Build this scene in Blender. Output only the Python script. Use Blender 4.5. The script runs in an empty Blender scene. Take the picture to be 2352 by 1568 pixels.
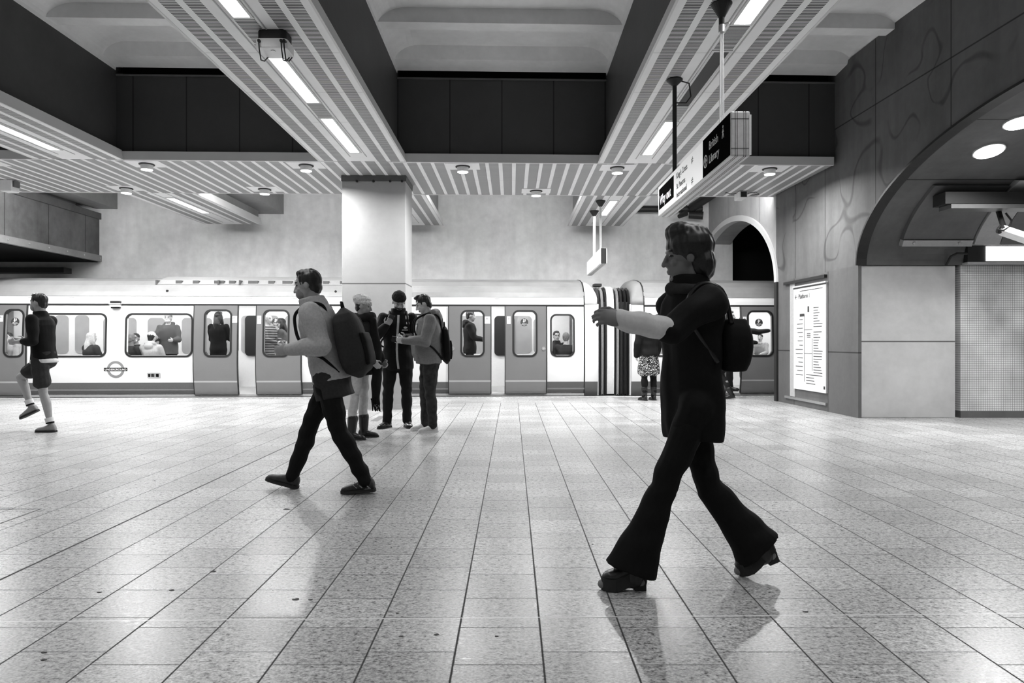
import bpy, math, random
import numpy as np
from mathutils import Vector, Matrix

random.seed(7)
C = bpy.context.scene
COL = C.collection
PI = math.pi
# ------------------------------------------------------------------ camera, world, exposure
F_PX = 1590.0
CAM_H = 1.15
cam_data = bpy.data.cameras.new('camera')
cam_data.sensor_width = 36.0
cam_data.lens = 36.0 * F_PX / 2352.0
cam_data.clip_start = 0.05
cam = bpy.data.objects.new('camera', cam_data)
cam.location = (0, 0, CAM_H)
cam.rotation_euler = (PI / 2, 0, 0)
COL.objects.link(cam)
C.camera = cam
world = bpy.data.worlds.new('world')
C.world = world
world.use_nodes = True
world.node_tree.nodes['Background'].inputs[0].default_value = (0.5, 0.5, 0.5, 1)
world.node_tree.nodes['Background'].inputs[1].default_value = 0.0
C.view_settings.view_transform = 'Standard'
C.view_settings.look = 'None'
C.view_settings.gamma = 1.0
C.view_settings.exposure = 0.05
C.view_settings.use_curve_mapping = False
STRIP_W = 12.0    # watts of each louvred strip lamp
FILL_W = 95.0  # sets the watts of the lamps added to brighten the track wall
DOWN_W = 88.0     # watts of each downlight
STRIP, DOWN = 5.0, 9.0   # glow of the lamp faces themselves
TRAINL = 12.0     # radiance of the saloon lamps


def at(px, py, Y):
    """the point at depth Y that the photograph shows at pixel px, py"""
    return Vector(((px - 1176.0) / F_PX * Y, Y, CAM_H + (784.0 - py) / F_PX * Y))


# ------------------------------------------------------------------ materials
MATS = {}


class NT:
    def __init__(s, name):
        s.m = bpy.data.materials.new(name)
        s.m.use_nodes = True
        s.t = s.m.node_tree
        s.n = s.t.nodes
        s.b = s.n['Principled BSDF']

    def node(s, typ, **kw):
        x = s.n.new(typ)
        for k, v in kw.items():
            setattr(x, k, v)
        return x

    def link(s, a, b):
        s.t.links.new(a, b)

    def put(s, sock, v):
        if hasattr(v, 'links') or hasattr(v, 'is_linked'):
            s.t.links.new(v, sock)
        else:
            sock.default_value = v

    def M(s, op, a, b=None, c=None):
        x = s.n.new('ShaderNodeMath')
        x.operation = op
        for i, v in enumerate((a, b, c)):
            if v is not None:
                s.put(x.inputs[i], v)
        return x.outputs[0]

    def noise(s, scale, detail=4, vec=None, rough=0.55, dist=0.0):
        x = s.node('ShaderNodeTexNoise')
        x.inputs['Scale'].default_value = scale
        x.inputs['Detail'].default_value = detail
        x.inputs['Roughness'].default_value = rough
        x.inputs['Distortion'].default_value = dist
        if vec is not None:
            s.link(vec, x.inputs['Vector'])
        return x.outputs['Fac']

    def coord(s, kind='Object'):
        return s.node('ShaderNodeTexCoord').outputs[kind]

    def xyz(s, vec):
        x = s.node('ShaderNodeSeparateXYZ')
        s.link(vec, x.inputs[0])
        return x.outputs

    def mapping(s, vec, scale):
        x = s.node('ShaderNodeMapping')
        x.inputs['Scale'].default_value = scale
        s.link(vec, x.inputs[0])
        return x.outputs[0]

    def remap(s, v, a, b, c, d):
        x = s.node('ShaderNodeMapRange')
        s.link(v, x.inputs[0])
        for i, q in enumerate((a, b, c, d)):
            x.inputs[i + 1].default_value = q
        return x.outputs[0]

    def grey(s, v):
        x = s.node('ShaderNodeCombineColor')
        for i in range(3):
            s.put(x.inputs[i], v)
        return x.outputs[0]

    def bump(s, h, strength=0.2, dist=0.01):
        x = s.node('ShaderNodeBump')
        x.inputs['Strength'].default_value = strength
        x.inputs['Distance'].default_value = dist
        s.link(h, x.inputs['Height'])
        s.link(x.outputs[0], s.b.inputs['Normal'])

    def done(s, base, rough, spec=0.5, metal=0.0):
        if isinstance(base, (int, float)):
            s.b.inputs['Base Color'].default_value = (base, base, base, 1)
        else:
            s.link(s.grey(base), s.b.inputs['Base Color'])
        s.put(s.b.inputs['Roughness'], rough)
        s.b.inputs['Specular IOR Level'].default_value = spec
        s.b.inputs['Metallic'].default_value = metal
        return s.m


def plain(name, v, rough=0.5, spec=0.5, metal=0.0, var=0.06, scale=30.0, bump=0.0):
    if name in MATS:
        return MATS[name]
    t = NT(name)
    if var:
        n = t.noise(scale, 3, t.coord())
        base = t.remap(n, 0.3, 0.7, v * (1 - var), v * (1 + var))
        if bump:
            t.bump(n, bump, 0.005)
    else:
        base = v
    MATS[name] = t.done(base, rough, spec, metal)
    return MATS[name]


def glow(name, strength):
    if name in MATS:
        return MATS[name]
    m = bpy.data.materials.new(name)
    m.use_nodes = True
    nt = m.node_tree
    nt.nodes.remove(nt.nodes['Principled BSDF'])
    e = nt.nodes.new('ShaderNodeEmission')
    e.inputs[0].default_value = (1, 1, 1, 1)
    e.inputs[1].default_value = strength
    nt.links.new(e.outputs[0], nt.nodes['Material Output'].inputs[0])
    MATS[name] = m
    return m


def glass(name, tint=0.94, refl=0.07):
    m = bpy.data.materials.new(name)
    m.use_nodes = True
    nt = m.node_tree
    nt.nodes.remove(nt.nodes['Principled BSDF'])
    a = nt.nodes.new('ShaderNodeBsdfTransparent')
    a.inputs[0].default_value = (tint, tint, tint, 1)
    g = nt.nodes.new('ShaderNodeBsdfGlossy')
    g.inputs['Roughness'].default_value = 0.04
    x = nt.nodes.new('ShaderNodeMixShader')
    x.inputs[0].default_value = refl
    nt.links.new(a.outputs[0], x.inputs[1])
    nt.links.new(g.outputs[0], x.inputs[2])
    nt.links.new(x.outputs[0], nt.nodes['Material Output'].inputs[0])
    MATS[name] = m
    return m


def concrete(name, v, var=0.18, scale=1.6, rough=0.7, spec=0.3, joints=None, stain=0.0, streak=0.0):
    """joints: list of (axis, value) or (axis, pitch, phase) dark lines; world-sized object coordinates"""
    t = NT(name)
    co = t.coord()
    n1 = t.noise(scale, 6, co, 0.6)
    n2 = t.noise(scale * 9, 4, co, 0.6)
    base = t.M('ADD', t.remap(n1, 0.3, 0.7, v * (1 - var), v * (1 + var)), t.remap(n2, 0.3, 0.7, -v * var * 0.35, v * var * 0.35))
    if streak:
        ns = t.noise(1.0, 5, t.mapping(co, (2.6, 2.6, 0.35)), 0.6)
        base = t.M('MULTIPLY', base, t.remap(ns, 0.45, 0.75, 1.0, 1.0 - streak))
    if stain:
        mask = t.remap(t.noise(0.8, 2, co), 0.42, 0.5, 0.0, 1.0)
        iso = t.M('ABSOLUTE', t.M('SUBTRACT', t.noise(1.15, 0.6, co, 0.4, 0.6), 0.5))
        line = t.M('MULTIPLY', t.remap(iso, 0.006, 0.022, stain, 0.0), mask)
        base = t.M('MULTIPLY', base, t.M('SUBTRACT', 1.0, line))
    if joints:
        o = t.xyz(co)
        for j in joints:
            if len(j) == 2:
                d = t.M('ABSOLUTE', t.M('SUBTRACT', o[j[0]], j[1]))
            else:
                q = t.M('DIVIDE', t.M('SUBTRACT', o[j[0]], j[2]), j[1])
                fr = t.M('FRACT', t.M('ADD', q, 0.5))
                d = t.M('MULTIPLY', t.M('ABSOLUTE', t.M('SUBTRACT', fr, 0.5)), j[1])
            base = t.M('MULTIPLY', base, t.remap(d, 0.006, 0.013, 0.25, 1.0))
    t.bump(n2, 0.12, 0.01)
    MATS[name] = t.done(base, rough, spec)
    return MATS[name]


def floor_material():
    t = NT('granite_tiles')
    p = t.node('ShaderNodeNewGeometry').outputs['Position']
    o = t.xyz(p)
    X, Y = o[0], o[1]
    w, l = 0.323, 0.319
    x = t.M('DIVIDE', t.M('SUBTRACT', X, 0.1125), w)
    k = t.M('FLOOR', x)
    fx = t.M('SUBTRACT', x, k)
    par = t.M('FRACT', t.M('MULTIPLY', k, 0.5))
    y = t.M('ADD', t.M('DIVIDE', t.M('SUBTRACT', Y, 2.885), l), t.M('MULTIPLY', par, 0.64))
    j = t.M('FLOOR', y)
    fy = t.M('SUBTRACT', y, j)
    dx = t.M('MULTIPLY', t.M('MINIMUM', fx, t.M('SUBTRACT', 1.0, fx)), w)
    dy = t.M('MULTIPLY', t.M('MINIMUM', fy, t.M('SUBTRACT', 1.0, fy)), l)
    jx = t.remap(dx, 0.0022, 0.0050, 1.0, 0.0)
    jy = t.remap(dy, 0.0012, 0.0036, 0.85, 0.0)
    joint = t.M('MAXIMUM', jx, jy)
    big = t.remap(t.M('ABSOLUTE', t.M('SUBTRACT', X, 0.1125 - 8 * w)), 0.006, 0.010, 1.0, 0.0)
    joint = t.M('MAXIMUM', joint, big)
    wn = t.node('ShaderNodeTexWhiteNoise')
    wn.noise_dimensions = '2D'
    cv = t.node('ShaderNodeCombineXYZ')
    t.link(k, cv.inputs[0])
    t.link(j, cv.inputs[1])
    t.link(cv.outputs[0], wn.inputs['Vector'])
    tone = t.remap(wn.outputs['Value'], 0.0, 1.0, 0.83, 1.12)
    mp = t.mapping(p, (0.7, 1.0, 1.0))
    n1 = t.noise(120, 2, mp, 0.6)
    n2 = t.noise(48, 3, mp, 0.6)
    fleck = t.M('ADD', t.remap(n1, 0.36, 0.62, -0.2, 0.12), t.remap(n2, 0.36, 0.62, -0.17, 0.1))
    blotch = t.remap(t.noise(0.9, 4, p), 0.3, 0.7, -0.05, 0.06)
    base = t.M('MULTIPLY', t.M('ADD', t.M('ADD', 0.41, fleck), blotch), tone)
    base = t.M('MAXIMUM', base, 0.05)
    # pale expansion strip across the tiles, and the plain coping along the platform edge
    ex = t.remap(t.M('ABSOLUTE', t.M('SUBTRACT', Y, t.M('ADD', 2.885, t.M('MULTIPLY', X, 0.02)))), 0.004, 0.006, 1.0, 0.0)
    edge = t.M('ADD', 13.0, t.M('MULTIPLY', X, 0.0437))
    cop = t.M('GREATER_THAN', Y, edge)
    joint = t.M('MULTIPLY', joint, t.M('SUBTRACT', 1.0, cop))
    cl = t.remap(t.M('ABSOLUTE', t.M('SUBTRACT', Y, edge)), 0.01, 0.02, 0.6, 0.0)
    joint = t.M('MAXIMUM', joint, cl)
    base = t.M('MULTIPLY', base, t.M('SUBTRACT', 1.0, t.M('MULTIPLY', joint, 0.93)))
    base = t.M('ADD', t.M('MULTIPLY', base, t.M('SUBTRACT', 1.0, ex)), t.M('MULTIPLY', ex, 0.6))
    rough = t.M('ADD', t.remap(n2, 0.3, 0.7, 0.25, 0.37), t.M('MULTIPLY', joint, 0.5))
    t.bump(n1, 0.04, 0.002)
    return t.done(base, rough, 0.45)


def slot_material(name, bands, pitch_y=0.027, v=0.82, centre=None, period=None):
    """light soffit panels with bands of dark slots that run across the beam (object x = 0 at the beam's middle)"""
    t = NT(name)
    o = t.xyz(t.coord())
    if period:
        ax = t.M('MULTIPLY', t.M('FRACT', t.M('DIVIDE', o[0], period)), period)
    else:
        ax = t.M('ABSOLUTE', o[0])
    mask = None
    for a, b in bands:
        q = t.M('MULTIPLY', t.M('GREATER_THAN', ax, a), t.M('LESS_THAN', ax, b))
        mask = q if mask is None else t.M('MAXIMUM', mask, q)
    fr = t.M('FRACT', t.M('DIVIDE', o[1], pitch_y))
    slot = t.M('MULTIPLY', mask, t.M('GREATER_THAN', fr, 0.34))
    seam = t.remap(t.M('ABSOLUTE', t.M('SUBTRACT', t.M('FRACT', t.M('ADD', t.M('DIVIDE', o[1], 1.07), 0.2)), 0.5)), 0.0025, 0.004, 0.45, 0.0)
    if period:
        sx = t.M('ABSOLUTE', t.M('SUBTRACT', t.M('FRACT', t.M('DIVIDE', o[0], period * 4)), 0.5))
        seam = t.M('MAXIMUM', seam, t.remap(sx, 0.004, 0.008, 0.5, 0.0))
    n = t.noise(2.5, 3, t.coord())
    base = t.remap(n, 0.3, 0.7, v * 0.95, v * 1.03)
    base = t.M('MULTIPLY', base, t.M('SUBTRACT', 1.0, t.M('MAXIMUM', seam, t.M('MULTIPLY', slot, 0.96))))
    t.bump(t.M('SUBTRACT', 1.0, slot), 0.6, 0.004)
    MATS[name] = t.done(base, 0.45, 0.3)
    return MATS[name]


def mosaic_material():
    t = NT('mosaic_tiles')
    o = t.xyz(t.coord())
    dark = None
    for ax in (0, 2):
        fr = t.M('FRACT', t.M('DIVIDE', o[ax], 0.034))
        q = t.remap(t.M('MINIMUM', fr, t.M('SUBTRACT', 1.0, fr)), 0.05, 0.11, 1.0, 0.0)
        dark = q if dark is None else t.M('MAXIMUM', dark, q)
    n = t.noise(2.0, 4, t.coord())
    base = t.M('MULTIPLY', t.remap(n, 0.3, 0.7, 0.5, 0.78), t.M('SUBTRACT', 1.0, t.M('MULTIPLY', dark, 0.75)))
    return t.done(base, 0.3, 0.5)


# ------------------------------------------------------------------ mesh helpers
def unit(v):
    v = Vector(v)
    return v / (v.length or 1.0)


def perp(d):
    d = unit(d)
    a = Vector((0, 0, 1)) if abs(d.z) < 0.9 else Vector((1, 0, 0))
    u = unit(d.cross(a))
    return u, unit(d.cross(u))


class MB:
    def __init__(s):
        s.v, s.f = [], []

    def add(s, vs, fs):
        o = len(s.v)
        s.v += [tuple(p) for p in vs]
        s.f += [tuple(i + o for i in f) for f in fs]
        return s

    def hexa(s, b, t):
        return s.add(list(b) + list(t), [(3, 2, 1, 0), (4, 5, 6, 7), (0, 1, 5, 4), (1, 2, 6, 5), (2, 3, 7, 6), (3, 0, 4, 7)])

    def box(s, x0, x1, y0, y1, z0, z1, sk=0.0):
        """sk: the y faces follow y + sk * x"""
        q = [(x0, y0 + sk * x0), (x1, y0 + sk * x1), (x1, y1 + sk * x1), (x0, y1 + sk * x0)]
        return s.hexa([(a, b, z0) for a, b in q], [(a, b, z1) for a, b in q])

    def quad(s, *p):
        return s.add(p, [tuple(range(len(p)))])

    def rings(s, rings, closed=True, cap=True):
        n = len(rings[0])
        vs = [p for r in rings for p in r]
        fs = []
        for i in range(len(rings) - 1):
            for k in range(n if closed else n - 1):
                a, b = i * n + k, i * n + (k + 1) % n
                fs.append((a, b, b + n, a + n))
        if cap and closed:
            fs.append(tuple(range(n - 1, -1, -1)))
            fs.append(tuple(range((len(rings) - 1) * n, len(rings) * n)))
        return s.add(vs, fs)

    def cyl(s, p0, p1, r0, r1=None, n=16):
        r1 = r0 if r1 is None else r1
        p0, p1 = Vector(p0), Vector(p1)
        u, w = perp(p1 - p0)
        return s.rings([[p + (u * math.cos(2 * PI * k / n) + w * math.sin(2 * PI * k / n)) * r for k in range(n)] for p, r in ((p0, r0), (p1, r1))])

    def tube(s, pts, r, n=8):
        pts = [Vector(p) for p in pts]
        rr = []
        u = None
        for i, p in enumerate(pts):
            d = unit(pts[min(i + 1, len(pts) - 1)] - pts[max(i - 1, 0)])
            if u is None:
                u, w = perp(d)
            else:
                u = unit(u - d * u.dot(d))
                w = unit(d.cross(u))
            q = r[i] if isinstance(r, (list, tuple)) else r
            rr.append([p + (u * math.cos(2 * PI * k / n) + w * math.sin(2 * PI * k / n)) * q for k in range(n)])
        return s.rings(rr)

    def lathe(s, c, prof, n=24):
        c = Vector(c)
        return s.rings([[c + Vector((math.cos(2 * PI * k / n) * r, math.sin(2 * PI * k / n) * r, z)) for k in range(n)] for r, z in prof])

    def prism(s, poly, fn, d0, d1):
        """poly: 2d outline; fn(a, b, d) -> point"""
        return s.rings([[fn(a, b, d) for a, b in poly] for d in (d0, d1)])

    def ring2(s, outer, inner, fn, d0, d1):
        n = len(outer)
        vs = [fn(a, b, d) for d in (d0, d1) for poly in (outer, inner) for a, b in poly]
        fs = []
        for k in range(n):
            q = (k + 1) % n
            fs += [(k, q, n + q, n + k), (2 * n + q, 2 * n + k, 3 * n + k, 3 * n + q), (k, 2 * n + k, 2 * n + q, q), (n + q, 3 * n + q, 3 * n + k, n + k)]
        return s.add(vs, fs)

    def build(s, name, mat, parent=None, bevel=0.0, smooth=False, origin=None):
        me = bpy.data.meshes.new(name)
        vs = s.v
        if origin is not None:
            vs = [(p[0] - origin[0], p[1] - origin[1], p[2] - origin[2]) for p in vs]
        me.from_pydata(vs, [], s.f)
        me.update()
        if isinstance(mat, (list, tuple)):
            for m in mat:
                me.materials.append(m)
        else:
            me.materials.append(mat)
        import bmesh
        bm = bmesh.new()
        bm.from_mesh(me)
        bmesh.ops.recalc_face_normals(bm, faces=bm.faces)
        bm.to_mesh(me)
        bm.free()
        if smooth:
            for p in me.polygons:
                p.use_smooth = True
        o = bpy.data.objects.new(name, me)
        COL.objects.link(o)
        if origin is not None:
            o.location = origin
        if parent is not None:
            o.parent = parent
        if bevel:
            b = o.modifiers.new('bevel', 'BEVEL')
            b.width = bevel
            b.segments = 2
            b.limit_method = 'ANGLE'
        return o


def rrect(a0, a1, b0, b1, r, n=6):
    out = []
    for cx, cy, t0 in ((a1 - r, b1 - r, 0), (a0 + r, b1 - r, 90), (a0 + r, b0 + r, 180), (a1 - r, b0 + r, 270)):
        for k in range(n + 1):
            t = math.radians(t0 + 90 * k / n)
            out.append((cx + r * math.cos(t), cy + r * math.sin(t)))
    return out


def tag(o, label=None, cat=None, group=None, kind=None):
    if label:
        o['label'] = label
    if cat:
        o['category'] = cat
    if group:
        o['group'] = group
    if kind:
        o['kind'] = kind
    return o


def thing(name, loc, label, cat, group=None, rz=0.0):
    o = bpy.data.objects.new(name, None)
    o.empty_display_size = 0.1
    COL.objects.link(o)
    o.location = loc
    o.rotation_euler = (0, 0, rz)
    return tag(o, label, cat, group)


def struct(o, label=None, cat=None):
    o['kind'] = 'structure'
    return tag(o, label, cat)


def text(body, size, mat, M, parent=None, name='lettering', align='LEFT', extrude=0.0015, bold=0.0):
    cu = bpy.data.curves.new(name, 'FONT')
    cu.body = body
    cu.size = size
    cu.align_x = align
    cu.extrude = extrude
    cu.offset = bold
    tmp = bpy.data.objects.new('tmp', cu)
    COL.objects.link(tmp)
    dg = bpy.context.evaluated_depsgraph_get()
    me = bpy.data.meshes.new_from_object(tmp.evaluated_get(dg))
    bpy.data.objects.remove(tmp)
    bpy.data.curves.remove(cu)
    me.transform(M)
    me.materials.clear()
    me.materials.append(mat)
    o = bpy.data.objects.new(name, me)
    COL.objects.link(o)
    if parent is not None:
        o.parent = parent
    return o


def lamp(name, watts, sx, sy, loc, parent, spread, disk=False):
    l = bpy.data.lights.new(name, 'AREA')
    l.energy = watts
    l.shape = 'DISK' if disk else 'RECTANGLE'
    l.size = sx
    if not disk:
        l.size_y = sy
    l.spread = math.radians(spread)
    o = bpy.data.objects.new(name, l)
    o.location = loc
    COL.objects.link(o)
    o.parent = parent
    return o


def frame_m(origin, ax, ay):
    ax, ay = unit(ax), unit(ay)
    az = ax.cross(ay)
    return Matrix(((ax.x, ay.x, az.x, origin[0]), (ax.y, ay.y, az.y, origin[1]), (ax.z, ay.z, az.z, origin[2]), (0, 0, 0, 1)))


def copy_tree(o, parent=None):
    c = o.copy()
    COL.objects.link(c)
    if parent is not None:
        c.parent = parent
    for ch in list(o.children):
        copy_tree(ch, c)
    return c


# ------------------------------------------------------------------ palette
M_FLOOR = floor_material()
M_BACK = concrete('track_wall_concrete', 0.75, 0.2, 0.55, 0.75, streak=0.12)
M_COLUMN = concrete('column_concrete', 0.37, 0.07, 1.2, 0.5, 0.4, joints=[(2, 2.13)])
M_SLAB = concrete('slab_concrete', 0.75, 0.1, 1.0, 0.8)
M_RWALL = concrete('portal_wall_concrete', 0.13, 0.16, 0.9, 0.7, joints=[(1, 11.43), (1, 9.93), (1, 8.3), (2, 4.55), (1, 12.55)], stain=0.42, streak=0.3)
M_PORTAL_LIT = concrete('wall_concrete_lit_tone', 0.37, 0.12, 0.9, 0.7, joints=[(1, 14.25)], streak=0.2)  # same wall, with the lamps' brightness painted in as a paler tone
M_RLOW = concrete('portal_lower_panels', 0.12, 0.12, 1.4, 0.5, joints=[(1, 11.33), (2, 0.98), (1, 12.6)], streak=0.25)
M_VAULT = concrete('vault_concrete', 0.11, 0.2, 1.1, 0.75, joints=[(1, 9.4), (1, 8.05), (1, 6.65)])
M_PIER = concrete('pale_pier_panels', 0.49, 0.12, 1.0, 0.55, joints=[(2, 1.15)])
M_DARK = concrete('dark_cladding', 0.06, 0.12, 1.2, 0.55, 0.35)
M_PANEL = concrete('bulkhead_panels', 0.055, 0.08, 1.5, 0.5, 0.35, joints=[(0, 0.82, 0.66)])
M_TUNNEL = plain('tunnel_black', 0.02, 0.9, 0.1)
M_BLACK = plain('black_paint', 0.015, 0.5, 0.4)
M_FASCIA = plain('fascia_enamel', 0.62, 0.45, 0.4, var=0.04, scale=1.5)
M_BEAM = slot_material('slotted_beam_soffit', [(0.24, 0.38), (0.444, 0.587)])
M_CROSS = slot_material('slotted_cross_soffit', [(0.062, 0.215)], period=0.215)
M_VENT = slot_material('slotted_vent', [(0.0, 0.1)])
M_WHITE = plain('white_enamel', 0.8, 0.35, 0.5, var=0.03)
M_GREYM = plain('grey_metal', 0.35, 0.35, 0.5, var=0.05)
M_STEEL = plain('brushed_steel', 0.6, 0.3, 0.5, 0.8, var=0.05)
M_MOSAIC = mosaic_material()
M_BOX = concrete('bridge_concrete', 0.16, 0.3, 0.7, 0.7, joints=[(1, 1.32, 13.9)], streak=0.3)
M_LEDGE = concrete('bridge_ledge', 0.26, 0.15, 1.0, 0.6)
M_STRIP = glow('tube_lamp', STRIP)
M_DOWN = glow('downlight_lamp', DOWN)
M_BOXLIGHT = glow('lightbox_face', 4.0)

# ------------------------------------------------------------------ floor, track bed
SK = 0.03        # the cross structure is turned a little from the beams
TK = 0.0437      # so is the track
EDGE = 14.5


def yedge(x):
    return EDGE + TK * x


def xw(y):
    return 5.2 - 0.03 * (y - 10.45)


fl = MB().hexa([(-15, -6, -0.3), (12, -6, -0.3), (12, yedge(12), -0.3), (-15, yedge(-15), -0.3)], [(-15, -6, 0), (12, -6, 0), (12, yedge(12), 0), (-15, yedge(-15), 0)])
struct(fl.build('floor', M_FLOOR), 'pale speckled granite tile floor of the concourse and platform', 'floor')
m = MB()
m.hexa([(-15, yedge(-15) - 0.17, 0.0005), (7.5, yedge(7.5) - 0.17, 0.0005), (7.5, yedge(7.5) - 0.09, 0.0005), (-15, yedge(-15) - 0.09, 0.0005)],
       [(-15, yedge(-15) - 0.17, 0.002), (7.5, yedge(7.5) - 0.17, 0.002), (7.5, yedge(7.5) - 0.09, 0.002), (-15, yedge(-15) - 0.09, 0.002)])
struct(m.build('trim_1', M_WHITE), 'white painted line along the platform edge', 'line')
m = MB()
for k in range(140):
    x = -10.9 + k * 0.12
    m.box(x, x + 0.07, yedge(x) - 0.27, yedge(x) - 0.215, 0.0005, 0.0015)
struct(m.build('trim_2', plain('edge_dashes', 0.12, 0.6)), 'dark dashed strip just inside the white platform line', 'line')
struct(MB().box(-15, 9, 12.2, 18.6, -1.05, -0.95).build('track_bed', M_TUNNEL), 'dark track bed below the train', 'track bed')

# access cover frame let into the floor
m = MB()
m.box(-4.6, -3.236, 4.745, 4.757, 0.0004, 0.0012)
m.box(-3.242, -3.23, 3.4, 4.757, 0.0004, 0.0012)
m.box(-4.6, -3.236, 3.4, 3.412, 0.0004, 0.0012)
m.box(-4.6, -4.588, 3.4, 4.757, 0.0004, 0.0012)
tag(m.build('access_cover', plain('cover_frame', 0.05, 0.6)), 'thin dark frame of an access cover set in the floor tiles', 'floor cover')

# chewing gum spots and litter marks in the floor
spots = [(187, 1077, .03), (355, 1104, .02), (658, 1169, .045), (395, 1355, .022), (680, 1376, .03), (714, 1377, .02), (228, 1360, .02), (100, 1498, .02), (100, 1515, .02), (490, 1312, .025), (1003, 1457, .02), (922, 1461, .015), (1851, 1405, .022), (912, 1408, .012), (1140, 1461, .014), (1361, 1250, .012)]
for i, (px, py, r) in enumerate(spots):
    r *= .5
    Y = F_PX * CAM_H / (py - 784.0)
    X = (px - 1176) / F_PX * Y
    q = [(X + r * (1 + .3 * math.sin(3 * a + i)) * math.cos(a), Y + .7 * r * (1 + .25 * math.cos(2 * a + i)) * math.sin(a)) for a in [k * PI / 7 for k in range(14)]]
    o = MB().rings([[(a, b, 0.0004) for a, b in q], [(a, b, 0.0016) for a, b in q]]).build('floor_spot', plain('gum', 0.05, 0.8))
    tag(o, 'small dark flattened spot stuck on the pale floor tiles', 'floor spot', 'dark spots on the floor tiles')

m = MB().hexa([(-2.05, 9.99, .0004), (-1.94, 9.99, .0004), (-1.94, 10.69, .0004), (-2.05, 10.69, .0004)], [(-2.05, 9.99, .0014), (-1.94, 9.99, .0014), (-1.94, 10.69, .0014), (-2.05, 10.69, .0014)])
tag(m.build('floor_plate', plain('plate_grey', .14, .5)), 'narrow grey plate set in the floor in front of the column', 'floor plate')

# ------------------------------------------------------------------ walls
m = MB()
m.hexa([(-15, 17.4 - 15 * SK, -1), (5.6, 17.4 + 5.6 * SK, -1), (5.6, 17.8 + 5.6 * SK, -1), (-15, 17.8 - 15 * SK, -1)],
       [(-15, 17.4 - 15 * SK, 5.7), (5.6, 17.4 + 5.6 * SK, 5.7), (5.6, 17.8 + 5.6 * SK, 5.7), (-15, 17.8 - 15 * SK, 5.7)])
struct(m.build('wall_back', M_BACK), 'pale mottled concrete wall behind the train', 'wall')
struct(MB().box(-15.3, -15, -6, 18, -1, 5.7).build('wall_left', M_SLAB), 'concrete wall beyond the far beams', 'wall')
struct(MB().box(-15, 12, -6.3, -6, -0.3, 5.7).build('wall_front', M_SLAB), 'concrete wall behind the viewer', 'wall')

A1 = (6.65, 3.75, 1.144 + CAM_H, 1.55)     # arch over the passage: middle, half span, springing, rise
A2 = (16.05, 2.65, 1.144 + CAM_H, 1.60)    # arch over the track


def arch_z(y):
    for c, a, sp, r in (A1, A2):
        t = (y - c) / a
        if abs(t) < 1:
            return sp + r * math.sqrt(1 - t * t)
    return None


def arch_pts(A, n=40):
    c, a, sp, r = A
    return [(c + a * math.cos(PI * k / n), sp + r * math.sin(PI * k / n)) for k in range(n + 1)]


TOPW = 5.5
ys = [-6.0, A1[0] - A1[1]] + [p[0] for p in reversed(arch_pts(A1))][1:-1] + [A1[0] + A1[1], A2[0] - A2[1]] + [p[0] for p in reversed(arch_pts(A2))][1:-1] + [A2[0] + A2[1], 19.2]


def lowz(y, i):
    z = arch_z(y)
    if z is None:
        for c, a, sp, r in (A1, A2):
            if abs(abs(y - c) - a) < 1e-6:
                return sp
        return None
    return z


up, low, far = MB(), MB(), MB()
LZ = A1[2]
for i in range(len(ys) - 1):
    a, b = ys[i], ys[i + 1]
    mid = arch_z((a + b) / 2)
    za = lowz(a, i) if mid else LZ
    zb = lowz(b, i) if mid else LZ
    th = 0.55 if a > 13 else 0.05
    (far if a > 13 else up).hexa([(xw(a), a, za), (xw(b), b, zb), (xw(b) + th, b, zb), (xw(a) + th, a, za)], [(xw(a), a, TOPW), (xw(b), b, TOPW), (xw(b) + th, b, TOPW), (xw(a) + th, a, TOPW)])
    if mid is None:
        low.hexa([(xw(a), a, -1), (xw(b), b, -1), (xw(b) + th, b, -1), (xw(a) + th, a, -1)], [(xw(a), a, LZ), (xw(b), b, LZ), (xw(b) + th, b, LZ), (xw(a) + th, a, LZ)])
wr = struct(up.build('wall_right', M_RWALL), 'stained concrete wall with two arched openings right of the platform', 'wall')
struct(far.build('portal_face_lit_tone', M_PORTAL_LIT, wr))
struct(low.build('lower_cladding', M_RLOW, wr))
# raised rims along both arches
for A, nm, w_, mm in ((A2, 'arch_rim', 0.11, M_FASCIA), (A1, 'arch_edge', 0.02, M_BLACK)):
    rr = []
    for y, z in arch_pts(A, 48):
        n = unit(((y - A[0]) / A[1] ** 2, (z - A[2]) / A[3] ** 2, 0))
        x = xw(y)
        q = []
        for du, dn in ((-0.035, -0.012), (-0.035, w_), (0.12, w_), (0.12, -0.012)):
            q.append((x + du, y + n.x * dn, z + n.y * dn))
        rr.append(q)
    if A is A2:
        kk = max(i for i, (y, z) in enumerate(arch_pts(A, 48)) if i < 24 and z < 3.15)
        y0 = A[0] - A[1]
        rr = rr[::-1]
        struct(MB().rings(rr[:len(rr) - kk]).build(nm, mm, wr))
        m = MB().rings(rr[len(rr) - kk - 1:]) if False else MB()
        m.box(xw(y0) - 0.035, xw(y0) + 0.12, y0 - w_, y0 + 0.012, 0, A[2])
        m.rings(rr[len(rr) - kk - 1:])
        struct(m.build('arch_jamb', M_BLACK, wr))
    else:
        struct(MB().rings(rr).build(nm, mm, wr))
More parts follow.
